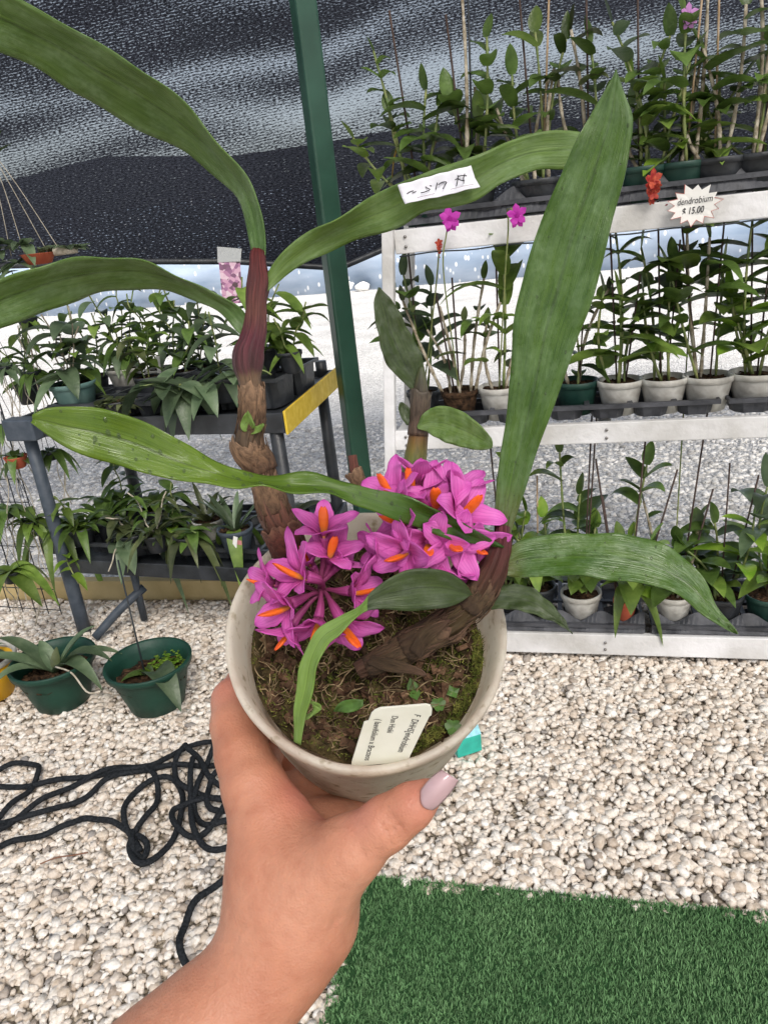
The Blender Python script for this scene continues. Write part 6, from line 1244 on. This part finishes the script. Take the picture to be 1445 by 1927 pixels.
seedling(852, 1368, 3, .0040, 'clover', 'clover seedling at the right of the name tag against the pot wall')
seedling(778, 1298, 2, .0042, 'x', 'pale two leaved seedling above the name tag')
def blade(e1, e2, d, label):
    o = leaf2('weed_leaf', e1, e2, d, [0, 0], 'fresh', .1, n=20); o.data.materials[0] = bpy.data.materials['clover']
blade([(628, 1338), (640, 1322), (662, 1316), (683, 1318)], [(630, 1340), (650, 1340), (670, 1338), (684, 1328)], [.322, .318], '')

# ------------------------------------------------------------------ the hand and forearm
import openvdb
def camp(x, y, d): return np.array([(x - 722.5) / FPX * d, -(y - 963.5) / FPX * d, -d])
SH = [  # (x, y, d, r px) chains; consecutive points form tapered capsules, radius in px at that distance
 [(-120, 2520, .288, 235), (20, 2340, .293, 205), (150, 2200, .298, 172), (240, 2110, .303, 146), (324, 2014, .308, 123), (402, 1930, .314, 106), (483, 1843, .320, 93), (520, 1785, .325, 99), (547, 1722, .330, 112)],        # forearm and wrist
 [(547, 1722, .330, 112), (540, 1665, .331, 104), (526, 1600, .333, 86), (505, 1540, .337, 66)],              # back of the hand to the index knuckle
 [(568, 1705, .325, 98), (604, 1645, .318, 72), (655, 1602, .310, 54), (728, 1549, .303, 46), (774, 1517, .300, 38), (806, 1494, .2985, 28)],  # thumb
 [(505, 1540, .337, 66), (478, 1480, .343, 56), (456, 1420, .352, 47), (442, 1365, .362, 41), (441, 1318, .374, 38)],        # index finger to its middle joint
 [(441, 1318, .374, 38), (462, 1290, .392, 34), (510, 1262, .412, 30), (560, 1250, .424, 27)],
 [(540, 1640, .350, 95), (530, 1580, .372, 75), (520, 1530, .395, 62)],                       # palm behind
 [(600, 1640, .345, 85), (600, 1580, .372, 62), (590, 1540, .400, 58)],
 [(560, 1700, .350, 90), (570, 1640, .385, 70), (580, 1570, .42, 56)],
 [(540, 1570, .372, 60), (572, 1505, .402, 52), (598, 1470, .424, 44)],
 [(560, 1640, .350, 84), (615, 1575, .372, 60), (650, 1560, .386, 60)],
 [(520, 1530, .395, 50), (478, 1440, .412, 34), (470, 1380, .432, 31), (510, 1330, .452, 28), (570, 1300, .462, 26)],          # middle finger
 [(545, 1550, .412, 44), (500, 1470, .435, 31), (500, 1410, .452, 29), (545, 1370, .468, 26), (600, 1345, .475, 24)],         # ring finger
 [(580, 1570, .42, 42), (545, 1500, .448, 28), (548, 1450, .462, 26), (590, 1415, .474, 23), (640, 1400, .480, 21)],         # little finger
]
vx = .0011
segs = []
for ch in SH:
    pts = [(camp(x, y, d), r * d / FPX) for (x, y, d, r) in ch]; segs += [(pts[i], pts[i + 1]) for i in range(len(pts) - 1)]
allp = np.array([p[0] for s in segs for p in s]); lo = allp.min(0) - .045; hi = allp.max(0) + .045
dims = np.ceil((hi - lo) / vx).astype(int); gx, gy, gz = [np.arange(n, dtype=np.float32) * vx + l for n, l in zip(dims, lo)]
D = np.full(tuple(dims), .02, np.float32)
def smin(a, b, k): h = np.clip(.5 + .5 * (b - a) / k, 0, 1); return b * (1 - h) + a * h - k * h * (1 - h)
for si, ((a, ra), (b, rb_)) in enumerate(segs):
    m = max(ra, rb_) + .022; l = np.minimum(a, b) - m; h = np.maximum(a, b) + m
    i0 = np.clip(((l - lo) / vx).astype(int), 0, dims); i1 = np.clip(((h - lo) / vx).astype(int) + 1, 0, dims)
    XX, YY, ZZ = np.meshgrid(gx[i0[0]:i1[0]], gy[i0[1]:i1[1]], gz[i0[2]:i1[2]], indexing='ij'); ab = b - a; L2 = ab @ ab
    t = np.clip(((XX - a[0]) * ab[0] + (YY - a[1]) * ab[1] + (ZZ - a[2]) * ab[2]) / L2, 0, 1); ts = t * t * (3 - 2 * t) * .5 + t * .5
    dd = np.sqrt((XX - a[0] - ab[0] * t) ** 2 + (YY - a[1] - ab[1] * t) ** 2 + (ZZ - a[2] - ab[2] * t) ** 2) - (ra + (rb_ - ra) * ts)
    S_ = (slice(i0[0], i1[0]), slice(i0[1], i1[1]), slice(i0[2], i1[2])); D[S_] = smin(D[S_], dd, .010 if si < 9 else (.011 if si < 14 else .006))
# creases: thin grooves across the thumb joint and the wrist
def groove(pts, w_, dep):
    P = [camp(*p) for p in pts]
    for i in range(len(P) - 1):
        a, b = P[i], P[i + 1]; m = .006; l = np.minimum(a, b) - m; h = np.maximum(a, b) + m; i0 = np.clip(((l - lo) / vx).astype(int), 0, dims); i1 = np.clip(((h - lo) / vx).astype(int) + 1, 0, dims)
        XX, YY, ZZ = np.meshgrid(gx[i0[0]:i1[0]], gy[i0[1]:i1[1]], gz[i0[2]:i1[2]], indexing='ij'); ab = b - a
        t = np.clip(((XX - a[0]) * ab[0] + (YY - a[1]) * ab[1] + (ZZ - a[2]) * ab[2]) / (ab @ ab), 0, 1); q = (XX - a[0] - ab[0] * t) ** 2 + (YY - a[1] - ab[1] * t) ** 2 
        S_ = (slice(i0[0], i1[0]), slice(i0[1], i1[1]), slice(i0[2], i1[2])); D[S_] = D[S_] + dep * np.exp(-q / (w_ * w_))
for p in ([(716, 1548, .293), (728, 1565, .2925), (737, 1588, .294)], [(728, 1540, .2925), (742, 1560, .2925), (750, 1580, .294)], [(740, 1536, .293), (753, 1552, .293), (760, 1568, .294)]): groove(p, .0010, .0010)
for p in ([(416, 1778, .315), (438, 1792, .304), (470, 1812, .297), (505, 1824, .295)], [(430, 1735, .318), (455, 1745, .306), (480, 1748, .302)], [(640, 1790, .318), (625, 1740, .306), (640, 1690, .303)], [(655, 1760, .32), (642, 1720, .308), (650, 1670, .300)], [(700, 1620, .302), (680, 1605, .295), (668, 1585, .291)], [(640, 1552, .303), (600, 1548, .312), (560, 1520, .317)]): groove(p, .0012, .00055)
g = openvdb.FloatGrid(background=.02); g.copyFromArray(D); pts_, tris_, quads_ = g.convertToPolygons(isovalue=0.0, adaptivity=0.0) if hasattr(g, 'convertToPolygons') else (*g.convertToQuads(0.0)[:1], np.zeros((0, 3), int), g.convertToQuads(0.0)[1])
pts_ = np.asarray(pts_) * vx + lo
# keep the largest body, relax the voxel steps
nbv = len(pts_); E = np.concatenate([quads_[:, [0, 1]], quads_[:, [1, 2]], quads_[:, [2, 3]], quads_[:, [3, 0]]] + ([tris_[:, [0, 1]], tris_[:, [1, 2]], tris_[:, [2, 0]]] if len(tris_) else []))
deg = np.bincount(np.r_[E[:, 0], E[:, 1]], minlength=nbv)[:, None]
for it in range(6):
    s = np.zeros((nbv, 3)); 
    for k in range(3): s[:, k] = np.bincount(E[:, 0], pts_[E[:, 1], k], nbv) + np.bincount(E[:, 1], pts_[E[:, 0], k], nbv)
    avg = s / np.maximum(deg, 1); lam = .55 if it % 2 == 0 else -.45; pts_ = pts_ + (avg - pts_) * lam
Wp = CC + pts_[:, :1] * CR + pts_[:, 1:2] * CU - pts_[:, 2:3] * CF
def skin_mat():
    m = bpy.data.materials.new('skin'); m.use_nodes = True; nt = m.node_tree; L = nt.links; b = nt.nodes['Principled BSDF']; tc = nt.nodes.new('ShaderNodeTexCoord')
    n1 = node(nt, 'ShaderNodeTexNoise', i_Scale=22.0, i_Detail=3.0); L.new(tc.outputs['Object'], n1.inputs['Vector']); r = ramp(nt, [(.3, (.43, .175, .105)), (.5, (.50, .225, .140)), (.72, (.56, .275, .18))]); L.new(n1.outputs[0], r.inputs[0])
    n4 = node(nt, 'ShaderNodeTexNoise', i_Scale=150.0, i_Detail=3.0); L.new(tc.outputs['Object'], n4.inputs['Vector']); r4 = ramp(nt, [(.30, (.93, .88, .86)), (.50, (1, 1, 1)), (.75, (1.05, 1.03, 1.0))]); L.new(n4.outputs[0], r4.inputs[0])
    mu = node(nt, 'ShaderNodeMix', data_type='RGBA', blend_type='MULTIPLY'); mu.inputs[0].default_value = 1; L.new(r.outputs[0], mu.inputs[6]); L.new(r4.outputs[0], mu.inputs[7])
    at = node(nt, 'ShaderNodeAttribute', attribute_name='tone'); mx = node(nt, 'ShaderNodeMix', data_type='RGBA'); L.new(at.outputs['Fac'], mx.inputs[0]); L.new(mu.outputs[2], mx.inputs[6]); mx.inputs[7].default_value = (.56, .20, .15, 1)
    L.new(mx.outputs[2], b.inputs['Base Color']); b.inputs['Roughness'].default_value = .48; b.inputs['Specular IOR Level'].default_value = .38
    b.inputs['Subsurface Weight'].default_value = .22; b.inputs['Subsurface Radius'].default_value = (1, .35, .2); b.inputs['Subsurface Scale'].default_value = .006
    v = node(nt, 'ShaderNodeTexVoronoi', i_Scale=900.0); L.new(tc.outputs['Object'], v.inputs['Vector']); n2 = node(nt, 'ShaderNodeTexNoise', i_Scale=220.0, i_Detail=5.0); L.new(tc.outputs['Object'], n2.inputs['Vector'])
    a2 = node(nt, 'ShaderNodeMath', operation='MULTIPLY_ADD', i_1=.35); L.new(v.outputs['Distance'], a2.inputs[0]); L.new(n2.outputs[0], a2.inputs[2]); bp = node(nt, 'ShaderNodeBump', i_Strength=.42, i_Distance=.0013); L.new(a2.outputs[0], bp.inputs['Height']); L.new(bp.outputs[0], b.inputs['Normal'])
    return m
me = bpy.data.meshes.new('hand'); org = atd(540, 1640, .33)
me.from_pydata([tuple(p) for p in (Wp - org)], [], [tuple(int(i) for i in q) for q in quads_] + [tuple(int(i) for i in q) for q in tris_]); me.polygons.foreach_set('use_smooth', [True] * len(me.polygons))
web = [camp(560, 1500, .335), camp(620, 1545, .33), camp(700, 1530, .305), camp(441, 1300, .374), camp(790, 1500, .30)]; tn = np.zeros(nbv)
for q, s_ in zip(web, (.013, .012, .010, .014, .010)): tn = np.maximum(tn, np.exp(-((pts_ - q) ** 2).sum(1) / s_ ** 2))
at = me.attributes.new('tone', 'FLOAT', 'POINT'); at.data.foreach_set('value', (tn * .8).astype(np.float32)); me.update(); me.materials.append(skin_mat())
hand = bpy.data.objects.new('person', me); COL.objects.link(hand); hand.location = tuple(org)
tag(hand, 'bare forearm and left hand gripping the white pot from below, thumb in front', 'person')
# thumb nail: long squared mauve nail
NP = np.array([[806, 1529], [863, 1467], [832, 1448], [787, 1499]], float)   # base right, tip right, tip left, base left
M['nail'] = mat('nail_polish', (.50, .34, .36), .16, .5, coat=.4)
nA, nB = (NP[0] + NP[3]) / 2, (NP[1] + NP[2]) / 2; nl = 20; nw = 14; V = []
for i in range(nl + 1):
    u = i / nl; a = NP[3] * (1 - u) + NP[2] * u; b = NP[0] * (1 - u) + NP[1] * u; curve = .10 * (max(0, .28 - u) / .28) ** 2
    for j in range(nw + 1):
        v = j / nw; p = a * (1 - v) + b * v; e = (2 * v - 1); p = p + (b - a) * e * .14 * math.sin(math.pi * min(1, u * 1.05)) ** .7; p = p + (nB - nA) * (e * e * curve * 1.4 - .02) 
        V.append(atd(p[0], p[1], .2882 + .0030 * e * e + .0020 * (1 - u) ** 2 - .0014 * math.sin(math.pi * u)))
mb = MB(); mb.add(V, [(i * (nw + 1) + j, (i + 1) * (nw + 1) + j, (i + 1) * (nw + 1) + j + 1, i * (nw + 1) + j + 1) for i in range(nl) for j in range(nw)]); mb.build('fingernail', M['nail'], hand, solid=.0009)
print('hand verts', nbv, 'rim px', proj(rimc + PV * PR), proj(rimc - PV * PR))
